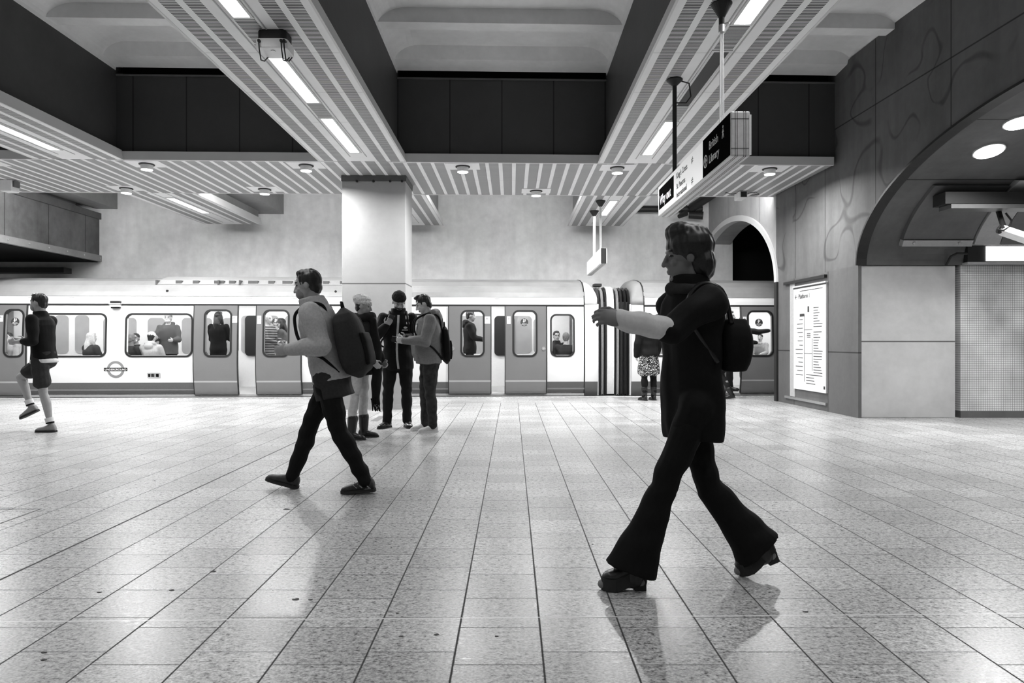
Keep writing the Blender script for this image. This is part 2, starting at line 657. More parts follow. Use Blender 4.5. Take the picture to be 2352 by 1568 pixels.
# passage behind the right arch
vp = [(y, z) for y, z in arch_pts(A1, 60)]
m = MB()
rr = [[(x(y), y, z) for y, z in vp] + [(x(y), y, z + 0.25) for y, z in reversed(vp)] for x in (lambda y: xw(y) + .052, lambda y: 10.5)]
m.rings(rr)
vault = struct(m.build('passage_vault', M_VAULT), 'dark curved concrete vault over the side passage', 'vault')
yf = 10.45
struct(MB().box(5.215, 6.68, yf - 0.02, yf + 0.5, 0.0, LZ).build('wall_passage', M_PIER, bevel=0.01), 'pale two-panel concrete pier beside the passage arch', 'wall')
struct(MB().box(6.68, 6.76, yf + 0.12, yf + 0.5, 0, LZ).build('trim_3', M_BLACK), 'black vertical recess between pier and mosaic wall', 'gap')
m1 = struct(MB().box(6.76, 10.5, yf - 0.01, yf + 0.5, 0.1, LZ).build('wall_mosaic', M_MOSAIC), 'pale small-tile mosaic wall in the side passage', 'wall')
struct(MB().box(6.76, 10.5, yf - 0.02, yf + 0.5, 0.0, 0.1).build('skirting', M_RLOW, m1))
struct(MB().box(10.5, 10.8, -6, 11, -0.3, 5).build('wall_end', M_RLOW), 'end wall of the side passage', 'wall')
struct(MB().box(5.5, 10.5, 2.4, 2.9, 0, LZ).build('wall_near', M_PIER), 'near wall of the side passage', 'wall')
# tunnel beyond the track arch
m = MB()
m.box(xw(13) + 0.56, 10.5, 12.6, 13.2, -1, 4.8)
m.box(xw(13) + 0.56, 10.5, 18.6, 19.0, -1, 4.8)
m.box(xw(13) + 0.56, 10.5, 12.6, 19.0, 4.6, 4.9)
m.box(10.2, 10.5, 12.6, 19.0, -1, 4.8)
struct(m.build('tunnel', M_TUNNEL), 'black tunnel mouth beyond the track arch', 'tunnel')

# vault lining panels, lamps, tray, light box, cctv in the passage


def vy(h):
    """depth of the vault surface at height h above the camera"""
    return A1[0] + A1[1] * math.sqrt(max(0, 1 - ((h + CAM_H - A1[2]) / A1[3]) ** 2))


def lining(x0, x1, h0, h1, name, mat, off):
    hs = [h0 + (h1 - h0) * k / 8 for k in range(9)]
    mm = MB().rings([[(x, vy(h) - off, h + CAM_H - off * .4) for h in hs] + [(x, vy(h) + 0.02, h + CAM_H) for h in reversed(hs)] for x in (x0, x1)])
    return mm


t = vault
lining(5.77, 6.8, 1.53, 2.15, 'x', 0, 0.07).build('lining_sheet', M_RLOW, t)
lining(5.77, 6.8, 1.44, 1.525, 'x', 0, 0.09).build('lining_lip', M_GREYM, t)
for x in (5.93, 6.6):
    MB().cyl((x, vy(1.48) - 0.09, 1.48 + CAM_H - .03), (x, vy(1.48) - 0.11, 1.48 + CAM_H - .035), 0.018).build('lining_stud', M_STEEL, t)
t = vault
lining(6.83, 7.2, 1.47, 2.2, 'x', 0, 0.09).build('lining_sheet', M_GREYM, t)
lining(7.22, 8.4, 1.47, 2.2, 'x', 0, 0.08).build('lining_sheet', M_RLOW, t)
t = thing('cable_tray', (0, 0, 0), 'long dark box tray fixed across the passage vault', 'tray')
MB().box(5.85, 10.4, vy(2.02) - 0.40, vy(2.02) - .12, 1.86 + CAM_H, 2.02 + CAM_H).build('channel', M_BLACK, t)
MB().box(5.93, 10.4, vy(2.02) - 0.40, vy(2.02) - .13, 1.80 + CAM_H, 1.855 + CAM_H).build('lid', M_RLOW, t)
o = MB().box(-0.6, 0.6, -0.5, 0.45, 0, 0.05).build('slotted_panel', M_CROSS)
o.location = (7.35, 8.45, 2.23 + CAM_H)
tag(o, 'slotted metal panel hanging under the vault at the right edge', 'ceiling panel')
for x in (-.5, .5):
    MB().box(x - .02, x + .02, -.35, .3, .05, .2).build('hanger', M_BLACK, o)
for (X, Y), lb in (((6.04, 8.77), 'oval recessed lamp lower on the passage vault'), ((5.95, 8.1), 'oval recessed lamp higher on the passage vault, cut by the frame'), ((7.4, 5.2), 'vault lamp deeper in the passage beyond the frame'), ((8.6, 8.3), 'vault lamp near the end of the passage')):
    tt = (Y - A1[0]) / A1[1]
    z = A1[2] + A1[3] * math.sqrt(1 - tt * tt)
    n = -unit((0, (Y - A1[0]) / A1[1] ** 2, (z - A1[2]) / A1[3] ** 2))
    p = Vector((X, Y, z))
    t = thing('vault_lamp', (0, 0, 0), lb, 'lamp', 'round lamps on the passage vault')
    MB().cyl(p - n * 0.02, p + n * 0.02, 0.185, 0.18, 32).build('rim', M_GREYM, t)
    MB().cyl(p + n * 0.02, p + n * 0.03, 0.165, 0.16, 32).build('diffuser', glow('vault_lamp_glow', 12.0), t)
    lo = lamp('bulb', 60, .32, 0, p + n * .034, t, 150, True)
    lo.rotation_euler = (-n).to_track_quat('Z', 'Y').to_euler()
t = thing('light_box', (0, 0, 0), 'white glowing sign box above the mosaic wall', 'light box')
MB().box(6.78, 8.6, 10.30, 10.44, LZ + .03, LZ + .3).build('case', M_BLACK, t)
MB().box(7.05, 8.6, 10.285, 10.3, LZ + .055, LZ + .27).build('face', M_BOXLIGHT, t)
MB().box(6.76, 8.6, 10.27, 10.45, LZ + .005, LZ + .035).build('frame', M_GREYM, t)
MB().box(6.82, 8.6, 10.27, 10.45, LZ + .285, LZ + .315).build('frame', M_GREYM, t)
m = MB().tube([(6.5, 10.36, LZ + .0), (6.53, 10.3, LZ + .12), (6.6, 10.27, LZ + .16), (6.7, 10.27, LZ + .16), (6.755, 10.27, LZ + .16)], 0.018)
tag(m.build('conduit', M_BLACK), 'short black bent conduit at the top of the pale pier', 'conduit')
t = thing('security_camera', (0, 0, 0), 'white box security camera on a bracket under the passage vault', 'camera')
b0, b1 = at(2300, 528, 9.3), at(2400, 562, 9.0)
MB().cyl(b0, b1, 0.075, 0.075, 4).build('housing', M_WHITE, t, bevel=.008)
MB().cyl(b0 + Vector((-.03, 0, .012)), b0 + Vector((.02, 0, -.006)), 0.06, 0.06, 16).build('end_cap', M_BLACK, t)
q = at(2298, 500, 9.55)
MB().tube([at(2292, 480, 9.62), q, b0 + Vector((.06, .04, .04))], 0.035).build('bracket', M_BLACK, t)
MB().tube([q + Vector((.05, -.03, .06)), q + Vector((.11, -.06, -.05)), b0 + Vector((.07, -.05, .03)), b0 + Vector((-.03, -.08, -.02)), b0 + Vector((-.08, -.05, 0)), b0 + Vector((-.02, 0, .05))], 0.013).build('cable', M_BLACK, t)

# ------------------------------------------------------------------ column
t = thing('column', (0, 0, 0), 'square pale concrete column with a dark band behind the standing men', 'column')
t['kind'] = 'structure'
MB().box(-2.88, -1.80, 11.72, 12.46, 0, 3.95).build('shaft', M_COLUMN, t, bevel=.012)
MB().box(-2.89, -1.79, 11.71, 12.47, 3.86, 3.955).build('collar', M_RLOW, t)
for x in (-2.62, -2.34, -2.06, -1.86):
    MB().cyl((x, 11.705, 3.86), (x, 11.69, 3.86), 0.022, 0.02).build('bolt', M_BLACK, t)
MB().box(-2.887, -1.793, 11.713, 12.467, 1.38, 1.56).build('band', plain('name_band', 0.12, 0.4), t)
MB().box(-2.884, -1.796, 11.716, 12.464, 0, 0.09).build('plinth', plain('plinth_grey', 0.4, 0.5), t)

# ------------------------------------------------------------------ ceiling: slab, beams, cross bulkhead
SOF = CAM_H + 2.81
BEAMS = [-11.04, -6.685, -2.335, 2.03]
BW = 0.67
YF, YB, YE = 10.885, 13.3, 16.8
struct(MB().box(-15, 5.6, -6, 18.6, 5.72, 5.95).build('ceiling', M_SLAB), 'concrete ceiling slab', 'ceiling')
bays = [(-15.0, BEAMS[0] - .53)] + [(BEAMS[i] + .53, BEAMS[i + 1] - .53) for i in range(3)] + [(BEAMS[3] + .53, 5.3)]
for i, (a, b) in enumerate(bays):
    R, zs, zt = 0.42, 5.36, 5.62
    prof = [(a - .05, zs)] + [(a + R * (1 - math.cos(k * PI / 16)), zs + (zt - zs) * math.sin(k * PI / 16)) for k in range(9)]
    prof += [(b - R * (1 - math.cos(k * PI / 16)), zs + (zt - zs) * math.sin(k * PI / 16)) for k in range(8, -1, -1)] + [(b + .05, zs)]
    rr = [[(x, y + SK * x, z) for x, z in prof] + [(b + .05, y + SK * b, 5.75), (a - .05, y + SK * a, 5.75)] for y in (-5.9, YF + .05)]
    o = struct(MB().rings(rr).build('ceiling_bay', M_SLAB), 'coved concrete ceiling bay between two beams', 'ceiling')
    m = MB()
    for y in (9.30, 7.3, 5.3, 3.3, 1.3, -0.7):
        m.box(a, b, y, y + .22, 5.42, 5.66, SK)
    struct(m.build('rib', M_SLAB, o))
    struct(MB().hexa([(a, YF - .32 + SK * a, 5.44), (b, YF - .32 + SK * b, 5.44), (b, YF + .03 + SK * b, 5.40), (a, YF + .03 + SK * a, 5.40)],
                     [(a, YF - .42 + SK * a, 5.64), (b, YF - .42 + SK * b, 5.64), (b, YF + .03 + SK * b, 5.64), (a, YF + .03 + SK * a, 5.64)]).build('end_bevel', M_SLAB, o))
    if i == 4:
        b = 5.2
    bk = struct(MB().box(a - .05, b + .05, YF + .07, YF + .3, SOF + .1, 5.28, SK).build('bulkhead', M_PANEL), 'dark panelled bulkhead across the ceiling bay', 'bulkhead')
    struct(MB().box(a - .02, b + .02, YF + .05, YF + .31, 5.28, 5.305, SK).build('top_trim', M_RLOW, bk))
    struct(MB().box(a - .02, b + .02, YF + .28, YF + .5, 5.2, 5.6, SK).build('shadow_gap', M_TUNNEL, bk))
    struct(MB().box(a - .02, b + .02, YB - .3, YB - .1, SOF + .1, 5.7, SK).build('rear_panel', M_DARK, bk))
# cross soffit
x0, x1 = -15.0, 5.13
cs = MB().hexa([(x0, YF + SK * x0, SOF), (x1 - .01, YF + SK * x1, SOF), (x1 - .08, YB + SK * x1, SOF), (x0, YB + SK * x0, SOF)],
               [(x0, YF + SK * x0, SOF + .02), (x1, YF + SK * x1, SOF + .02), (x1 - .08, YB + SK * x1, SOF + .02), (x0, YB + SK * x0, SOF + .02)]).build('cross_soffit', M_CROSS)
struct(cs, 'wide slotted soffit running across above the column', 'soffit')
m = MB()
for i, (a, b) in enumerate(bays):
    aa, bb = (a - .14 if i else a), (b + .14 if i < 4 else 5.13)
    m.box(aa, bb, YF - .012, YF + .03, SOF - .004, SOF + .13, SK)
    m.box(aa, bb, YB - .03, YB + .012, SOF - .004, SOF + .13, SK)
struct(m.build('fascia', M_FASCIA, cs))
# beams
for i, c in enumerate(BEAMS):
    bt = thing('beam', (c, 0, 0), ['leftmost ceiling beam with slotted light soffit', 'slotted beam at the left edge over the runner', 'slotted ceiling beam leading to the square column', 'slotted ceiling beam above the hanging direction signs'][i], 'beam')
    bt['kind'] = 'structure'
    ya, yb = YF + SK * c, YB + SK * c
    ye = YE + SK * c
    for (p, q) in ((-6.0, ya), (yb, ye)):
        s_ = SK if p < 0 else 0
        MB().hexa([(-BW, p, SOF), (BW, p, SOF), (BW, q + SK * BW - (.012), SOF), (-BW, q - SK * BW - .012, SOF)],
                  [(-BW, p, SOF + .02), (BW, p, SOF + .02), (BW, q + SK * BW - .012, SOF + .02), (-BW, q - SK * BW - .012, SOF + .02)]).build('soffit_panel', M_BEAM, bt)
        m = MB()
        for sx in (-1, 1):
            m.hexa([(sx * BW - .012, p, SOF - .004), (sx * BW + .012, p, SOF - .004), (sx * BW + .012, q + SK * sx * BW, SOF - .004), (sx * BW - .012, q + SK * sx * BW, SOF - .004)],
                   [(sx * (BW - .03) - .012, p, SOF + .15), (sx * (BW - .03) + .012, p, SOF + .15), (sx * (BW - .03) + .012, q + SK * sx * BW, SOF + .15), (sx * (BW - .03) - .012, q + SK * sx * BW, SOF + .15)])
        m.build('fascia', M_FASCIA, bt)
        MB().hexa([(-.53, p, SOF + .12), (.53, p, SOF + .12), (.53, q + .2, SOF + .12), (-.53, q + .2, SOF + .12)],
                  [(-.53, p, 5.74), (.53, p, 5.74), (.53, q + .2, 5.74), (-.53, q + .2, 5.74)]).build('web', M_DARK if p < 0 else M_LEDGE, bt)
        m = MB()
        for sx in (-1, 1):
            m.box(sx * .125 - .006, sx * .125 + .006, p, q - .3, SOF - .006, SOF + .004)
        m.build('channel_edge', M_GREYM, bt)
    # strip lamps and vents along the middle
    starts = [4.5 - 2.135 * 4, 4.5 - 2.135 * 3, 4.5 - 2.135 * 2, 4.5 - 2.135, 4.5, 6.64, 8.78, yb + .45]
    names = ['', '', '', '', 'nearest', 'middle', 'far', 'beyond']
    for k, y in enumerate(starts):
        L = 1.55
        off = (i == 3 and k == 5)
        where = ['leftmost beam', 'beam at the left edge', 'beam leading to the column', 'beam above the hanging signs'][i]
        end = {7: 'over the track on the %s', 6: 'next to the cross soffit on the %s', 5: 'second from cross soffit on the %s', 4: 'third from cross soffit on the %s'}.get(k, 'on the %s behind the viewer')
        g = thing('strip_light', (c, y + (c * SK if k < 7 else 0), 0), ('dark empty lamp slot ' if off else 'glowing white strip lamp ') + end % where, 'lamp', 'strip lamps along the ceiling beams')
        fr = MB()
        for sx in (-1, 1):
            fr.box(sx * .085 - .012, sx * .085 + .012, 0, L, SOF - .012, SOF - .001)
        fr.box(-.1, .1, -.03, 0, SOF - .012, SOF - .001)
        fr.box(-.1, .1, L, L + .03, SOF - .012, SOF - .001)
        fr.build('frame', M_FASCIA, g)
        MB().box(-.07, .07, 0, L, SOF - .006, SOF - .002).build('diffuser', M_BLACK if off else M_STRIP, g)
        if not off:
            lamp('tube', STRIP_W * (2.2 if k == 7 else 1), .14, L, (0, L / 2, SOF - .008), g, 168 if k == 7 else 120)
        if k < 6:
            MB().box(-.09, .09, L + .05, 2.08, SOF - .004, SOF - .001).build('vent', M_VENT, g)
for i, (a, b) in enumerate(bays):  # unseen lamps, added to brighten the wall behind the train
    if i == 0:
        continue
    g = thing('added_fill_lamp', ((a + b) / 2, YB + .12 + SK * (a + b) / 2, SOF + .2), 'long added unseen lamp on the rear of the soffit, ' + ['', 'leftmost bay', 'left of the column', 'right of the column', 'next to the arched wall'][i], 'lamp', 'added unseen lamps on the rear face of the soffit')
    w_ = (b - a) * .4
    MB().box(-w_, w_, -.1, .0, -.06, .06).build('case', M_FASCIA, g)
    MB().box(-w_, w_, .0, .005, -.05, .05).build('diffuser', M_STRIP, g)
    lo = lamp('tube', FILL_W * w_ / 1.3, 2 * w_, .1, (0, .008, 0), g, 170)
    lo.rotation_euler = (math.radians(55), 0, 0)
# precast ends and side beams over the track
for (a, b, z0, lb) in ((-10.25, -9.75, 4.42, 'concrete beam stub above the left bridge beam'), (-6.45, -5.68, 4.32, 'concrete beam stub between the ceiling beams over the track')):
    o = MB().box(a, b, YB + .1, 17.5, z0, 5.7, SK).build('beam_stub', M_LEDGE)
    struct(o, lb, 'beam')
bt = thing('bridge_beam', (0, 0, 0), 'heavy dark concrete box beam crossing over the train at the left', 'beam')
bt['kind'] = 'structure'
xa, xb = -14.9, -10.19
y0, y1 = 12.9, 17.3
MB().box(xa, xb, y0, y1, 3.13, 4.3).build('web', M_BOX, bt)
MB().box(xa, xb + .06, y0, y1 + .01, 3.12, 3.27).build('lower_ledge', M_LEDGE, bt)
MB().box(xa, xb + .05, y0, y1 + .01, 4.16, 4.31).build('upper_ledge', M_RLOW, bt)
MB().box(xa, xb - .04, y0, y1, 3.105, 3.125).build('underside', M_TUNNEL, bt)
for k in range(6):
    MB().cyl((xb + .055, 13.9 + k * .62, 3.2), (xb + .075, 13.9 + k * .62, 3.2), 0.018, 0.018, 8).build('bolt', M_STEEL, bt)
m = MB().box(-14.9, -10.75, 16.6, 16.9, 2.8, 2.93)
tag(m.build('cable_trunking', M_BLACK), 'dark cable trunking along the wall above the train at the left', 'trunking')
# downlights
protos = None
rows = [(11.13, [-10.76, -8.27, -5.78, -3.28, -.79, 1.70, 4.19]), (12.90, [-9.55, -7.07, -4.56, .45, 2.94])]
dl_lab = {(0, 0): 'outermost of the front row at the left', (0, 1): 'at the left edge of the photo in the front row', (0, 2): 'above the train window and roundel in the front row', (0, 3): 'just left of the column in the front row', (0, 4): 'in the front row right of the column', (0, 5): 'in the front row below the beam with signs', (0, 6): 'in the front row nearest the arched wall',
          (1, 0): 'at the left edge in the rear row', (1, 1): 'left of the stub beam in the rear row', (1, 2): 'right of the stub beam in the rear row', (1, 3): 'in the rear row midway above the end doors', (1, 4): 'in the rear row behind the hanging sign'}
for r, (y, xs) in enumerate(rows):
    for k, x in enumerate(xs):
        loc = (x, y + SK * x, SOF)
        lab = 'small round glowing downlight ' + dl_lab[(r, k)]
        if protos is None:
            g = thing('downlight', loc, lab, 'lamp', 'round downlights under the cross soffit')
            MB().box(-.27, .27, -.2, .2, -.006, -.001).build('mounting_plate', M_WHITE, g)
            MB().lathe((0, 0, 0), [(0.118, -.004), (0.118, -.016), (0.098, -.02)], 28).build('flange', M_BLACK, g)
            MB().lathe((0, 0, 0), [(0.092, -.018), (0.092, -.05), (0.09, -.088), (0.086, -.094)], 28).build('housing', plain('lamp_housing', .75, .4), g, smooth=False)
            MB().lathe((0, 0, 0), [(0.085, -.0945), (0.085, -.098)], 28).build('lamp_disc', M_DOWN, g)
            lamp('bulb', DOWN_W, .17, 0, (0, 0, -.0985), g, 164, True)
            protos = g
        else:
            g = copy_tree(protos)
            g.location = loc
            g['label'] = lab

# ------------------------------------------------------------------ signs and fixtures
M_SIGNW = plain('sign_white', 0.82, 0.25, 0.5, var=0.02)
M_LIT = plain('lit_sign_white', 0.8, 0.25, 0.5, var=0.02)   # backlit opal sign face
M_LIT.node_tree.nodes['Principled BSDF'].inputs['Emission Color'].default_value = (1, 1, 1, 1)
M_LIT.node_tree.nodes['Principled BSDF'].inputs['Emission Strength'].default_value = 0.4
M_SIGNB = plain('sign_black', 0.006, 0.9, 0.0, var=0)
M_INK = plain('sign_ink', 0.03, 0.5, var=0)


def rail_mark(m, M, s):
    """double arrow railway mark from bars"""
    def bar(a, b, w):
        a, b = Vector((*a, 0)), Vector((*b, 0))
        d = unit(b - a)
        n = Vector((-d.y, d.x, 0)) * w
        m.hexa([M @ (p + Vector((0, 0, 0)) + q) for p, q in ((a, -n), (b, -n), (b, n), (a, n))], [M @ (p + Vector((0, 0, .002)) + q) for p, q in ((a, -n), (b, -n), (b, n), (a, n))])
    bar((0, .33 * s), (s, .33 * s), .05 * s)
    bar((0, .66 * s), (s, .66 * s), .05 * s)
    bar((.25 * s, 0), (.62 * s, .33 * s), .05 * s)
    bar((.75 * s, s), (.38 * s, .66 * s), .05 * s)
    bar((.62 * s, .33 * s), (.25 * s, .66 * s), .05 * s)


def arrow(m, M, x, y, s, ang):
    R = Matrix.Translation((x, y, 0)) @ Matrix.Rotation(ang, 4, 'Z')
    def pl(pts):
        m.rings([[M @ (R @ Vector((a * s, b * s, d))) for a, b in pts] for d in (0, .002)])
    pl([(-.5, -.07), (.45, -.07), (.45, .07), (-.5, .07)])
    pl([(.5, 0), (.1, .4), (-.1, .4), (.3, 0), (-.1, -.4), (.1, -.4)])


def hanging_sign(name, xf, th, ya, yb, z0, z1, label, panels):
    t = thing(name, (0, 0, 0), label, 'sign')
    MB().box(xf, xf + th, ya, yb, z0, z1).build('case', plain('sign_case_grey', .6, .35), t, bevel=.012)
    m = MB()
    for z in (z0 + .06, z1 - .06):
        m.box(xf + .004, xf + th - .004, ya - .002, ya + .004, z - .0015, z + .0015)
    for x in (xf + .035, xf + .05, xf + th - .05, xf + th - .035):
        m.box(x - .0014, x + .0014, ya - .002, yb, z0 - .002, z1 + .002)
    m.build('seams', M_BLACK, t)
    MB().box(xf + th - .012, xf + th + .006, ya - .006, ya + .004, z0 + .01, z1 - .03).build('edge_strip', M_WHITE, t)
    panels(t)
    return t


X_S, TH = 1.665, 0.15
YA, YBs, Z0, Z1 = 5.27, 7.85, 2.56, 2.905


def big_panels(t):
    def fy(a, b, d):
        return (X_S - d, a, b)
    MB().box(X_S - .006, X_S, 6.02, YBs - .005, Z0 + .012, Z1 - .012).build('white_panel', M_LIT, t)
    MB().box(X_S - .006, X_S, YA + .012, 6.02, Z0 + .012, Z1 - .012).build('black_panel', M_SIGNB, t)
    MB().box(X_S - .009, X_S - .006, 7.1, 7.80, Z0 + .07, Z1 - .05).build('exit_panel', plain('exit_panel_grey', .02, .9, .0), t)

    def fm(y, z):
        return frame_m((X_S - .0065, y, z), (0, -1, 0), (0, 0, 1))
    text('British', .1, M_SIGNW, fm(5.83, 2.76), t)
    text('Library', .1, M_SIGNW, fm(5.83, 2.645), t)
    text("King's Cross", .085, M_INK, fm(6.98, 2.785), t)
    text('St. Pancras', .08, M_INK, fm(6.98, 2.68), t)
    text('International', .08, M_INK, fm(6.98, 2.595), t)
    text('Way out', .15, M_SIGNW, frame_m((X_S - .0092, 7.75, 2.67), (0, -1, 0), (0, 0, 1)), t)
    m = MB()
    rail_mark(m, fm(6.40, 2.787), .06)
    rail_mark(m, fm(6.40, 2.597), .06)
    m.build('rail_marks', M_INK, t)
    m = MB()
    M = fm(5.93, 2.69)
    o_ = [(.055 * math.cos(k * PI / 16), .055 * math.sin(k * PI / 16)) for k in range(32)]
    i_ = [(a * .8, b * .8) for a, b in o_]
    m.ring2(o_, i_, lambda a, b, d: M @ Vector((a, b, d)), 0, .002)
    arrow(m, M, 0, 0, .07, PI / 2)
    m.build('arrow_disc', M_SIGNW, t)
    # walking figure
    M = fm(5.44, 2.76)
    m = MB()
    m.rings([[M @ Vector((.012 * math.cos(k * PI / 6), .078 + .012 * math.sin(k * PI / 6), d)) for k in range(12)] for d in (0, .002)])
    for a, b, w in (((0, .062), (-.004, .03), .011), ((-.004, .03), (-.022, -.01), .006), ((-.002, .03), (.014, .01), .006), ((.014, .01), (.02, -.012), .005), ((0, .058), (.02, .034), .004), ((0, .058), (-.02, .036), .004)):
        a, b = Vector((*a, 0)), Vector((*b, 0))
        n = Vector((-(b - a).y, (b - a).x, 0)).normalized() * w
        m.hexa([M @ q for q in (a - n, b - n, b + n, a + n)], [M @ (q + Vector((0, 0, .002))) for q in (a - n, b - n, b + n, a + n)])
    m.build('walker_symbol', M_SIGNW, t)
    # hangers
    g = MB().cyl((1.745, 7.43, Z1), (1.745, 7.43, SOF), .023)
    g.lathe((1.745, 7.43, 0), [(.024, SOF - .07), (.085, SOF - .012), (.085, SOF)], 20)
    g.build('pole', M_BLACK, t)
    MB().tube([(1.79, 7.43, SOF - .01), (1.9, 7.43, SOF - .04), (1.92, 7.43, SOF - .18), (1.87, 7.43, SOF - .25), (1.745, 7.43, SOF - .25)], .008).build('cable', M_BLACK, t)
    g = MB().lathe((1.745, 5.76, 0), [(.024, SOF - .12), (.085, SOF - .01), (.085, SOF)], 20)
    g.cyl((1.745, 5.76, SOF - .12), (1.745, 5.76, SOF - .23), .024)
    g.build('rod_cup', M_BLACK, t)
    g = MB().cyl((1.745, 5.76, SOF - .18), (1.745, 5.76, SOF - .24), .027)
    g.cyl((1.76, 5.76, SOF - .17), (1.80, 5.74, SOF - .17), .008)
    g.build('clamp', M_STEEL, t)
    g = MB()
    for dx in (-.016, 0, .016):
        g.cyl((1.745 + dx * .6, 5.76, SOF - .23), (1.745 + dx, 5.76, Z1), .006)
    g.lathe((1.745, 5.76, 0), [(.03, Z1), (.03, Z1 + .03), (.015, Z1 + .05)], 12)
    g.build('rods', M_WHITE, t)


hanging_sign('direction_sign', X_S, TH, YA, YBs, Z0, Z1, 'large hanging sign box with station directions in black and white', big_panels)


def small_panels(t):
    MB().box(1.694, 1.70, 13.32, 15.65, 2.655, 2.94).build('white_panel', M_LIT, t)
    MB().box(1.71, 1.81, 13.29, 13.302, 2.65, 2.945).build('end_plate', M_BLACK, t)
    for y, mt, nm in ((13.83, M_GREYM, 'pole'), (14.9, M_WHITE, 'sleeve')):
        g = MB().cyl((1.77, y, 2.95), (1.77, y, SOF), .024 if mt is M_GREYM else .03)
        g.build(nm, mt, t)
        MB().lathe((1.77, y, 0), [(.03, SOF - .12), (.1, SOF - .012), (.1, SOF)], 18).build('rod_cup', M_BLACK, t)


hanging_sign('platform_sign', 1.70, .12, 13.3, 15.67, 2.64, 2.95, 'small white hanging sign box over the platform edge', small_panels)

# cluster box under the beam leading to the column
t = thing('camera_cluster', (-2.17, 6.35, 0), 'rounded white device box with black glands under the ceiling beam', 'camera')
MB().prism(rrect(-.13, .13, -.12, .1, .05), lambda a, b, d: (a, b, d), SOF - .08, SOF).build('mount', M_BLACK, t)
MB().prism(rrect(-.145, .145, -.13, .12, .05), lambda a, b, d: (a, b, d), SOF - .17, SOF - .08).build('case', M_WHITE, t, bevel=.01)
for x in (-.1, .1, .125):
    MB().cyl((x, -.1, SOF - .11), (x, -.15, SOF - .115), .014).build('gland', M_BLACK, t)
    MB().tube([(x, -.15, SOF - .115), (x + .01, -.16, SOF - .2), (x + .004, -.1, SOF - .27), (x, 0, SOF - .24), (x, .1, SOF - .16)], .006).build('cable', M_BLACK, t)
MB().cyl((0, -.06, SOF - .171), (0, -.06, SOF - .178), .02).build('indicator', M_STEEL, t)
# camera under cross soffit
p = at(1700, 440, 13.1)
t = thing('security_camera', (p.x, 13.02, 0), 'small white box camera with black front under the cross soffit', 'camera')
MB().box(-.075, .07, -.12, .2, SOF - .13, SOF - .005).build('housing', M_WHITE, t, bevel=.01)
MB().box(-.055, .055, -.135, -.12, SOF - .118, SOF - .02).build('lens', M_BLACK, t)
MB().tube([(-.1, 0, SOF - .03), (-.2, -.05, SOF - .05), (-.31, -.05, SOF - .02), (-.28, .1, SOF - .01)], .006).build('cable', M_BLACK, t)
MB().tube([(.1, 0, SOF - .03), (.25, -.05, SOF - .01), (.33, 0, SOF - .04), (.2, .1, SOF - .04)], .006).build('cable', M_BLACK, t)
# speaker at the left edge
t = thing('speaker', (-8.78, 12.1, 0), 'small pale box speaker under the soffit at the left edge', 'speaker')
MB().box(-.1, .1, -.1, .1, SOF - .2, SOF - .002).build('case', M_WHITE, t, bevel=.01)
MB().box(.1, .13, -.07, .07, SOF - .12, SOF - .02).build('bracket', M_RLOW, t)
# pipe with valves
t = thing('fire_main', (0, 0, 0), 'black horizontal pipe with valve cluster on the wall left of the arch', 'pipe')
MB().cyl((2.9, 17.2, 4.44), (4.72, 17.2, 4.44), .085).build('pipe', M_BLACK, t)
m = MB()
for x in (4.25, 4.6):
    m.cyl((x - .07, 17.2, 4.44), (x + .07, 17.2, 4.44), .13)
m.cyl((4.45, 17.1, 4.46), (4.78, 16.4, 4.66), .11)
m.cyl((4.4, 17.2, 4.3), (4.72, 17.1, 4.26), .1)
m.build('valves', M_BLACK, t)
MB().cyl((4.25, 16.9, 4.28), (4.05, 16.8, 4.18), .07, .05).build('nozzle', M_BLACK, t)
# line diagram poster on the arched wall
t = thing('line_diagram', (0, 0, 0), 'tall white line diagram poster on the dark wall panel', 'poster')
ya_, yb_ = 11.34, 12.55
za_, zb_ = .30, 2.12


def wp(y, z, d=0.0):
    return Vector((xw(y) - d, y, z))


def wq(m, y0, y1, z0, z1, d0, d1):
    m.hexa([wp(y0, z0, d0), wp(y1, z0, d0), wp(y1, z0, d1), wp(y0, z0, d1)], [wp(y0, z1, d0), wp(y1, z1, d0), wp(y1, z1, d1), wp(y0, z1, d1)])


m = MB()
wq(m, ya_, yb_, za_, zb_, 0.0, .03)
m.build('board', M_SIGNW, t)
m = MB()
wq(m, ya_ - .01, yb_ + .01, zb_, zb_ + .02, 0, .045)
m.build('top_rail', M_SIGNW, t)
m = MB()
wq(m, ya_ - .01, yb_ + .01, zb_ - .03, zb_ - .005, .03, .033)
m.build('header_line', M_INK, t)
m = MB()
rnd = random.Random(4)


def dash(y, z, w, h=.012):
    wq(m, y - w, y, z, z + h, .0302, .0325)


for k in range(26):
    if k in (8,):
        continue
    dash(11.78, 1.72 - k * .046, .14 + .2 * rnd.random(), .011)
for k in range(14):
    w_ = .12 + .18 * rnd.random()
    dash(12.18 + w_, 1.53 - k * .075, w_, .011)
for k in range(4):
    dash(12.05, .42 + k * .05, .25 + .1 * rnd.random(), .011)
for y, z0, z1 in ((12.12, .45, 1.62), (11.82, .65, 1.2)):
    wq(m, y - .005, y + .005, z0, z1, .0302, .0325)
for z in (1.35, .94):
    dash(12.12, z, .3, .008)
dash(12.3, 1.59, .18, .05)
dash(12.0, 1.66, .06, .1)
for k in range(3):
    dash(12.02, 1.28 - k * .03, .13, .012)
dash(11.42, .36, .05, .05)
for k in range(1):
    dash(12.3, 2.035, .85, .012)
m.build('diagram', M_INK, t)
text('Platform 1', .115, M_INK, frame_m(wp(12.36, 1.91, .0305), (0, -1, 0), (0, 0, 1)), t)
m = MB()
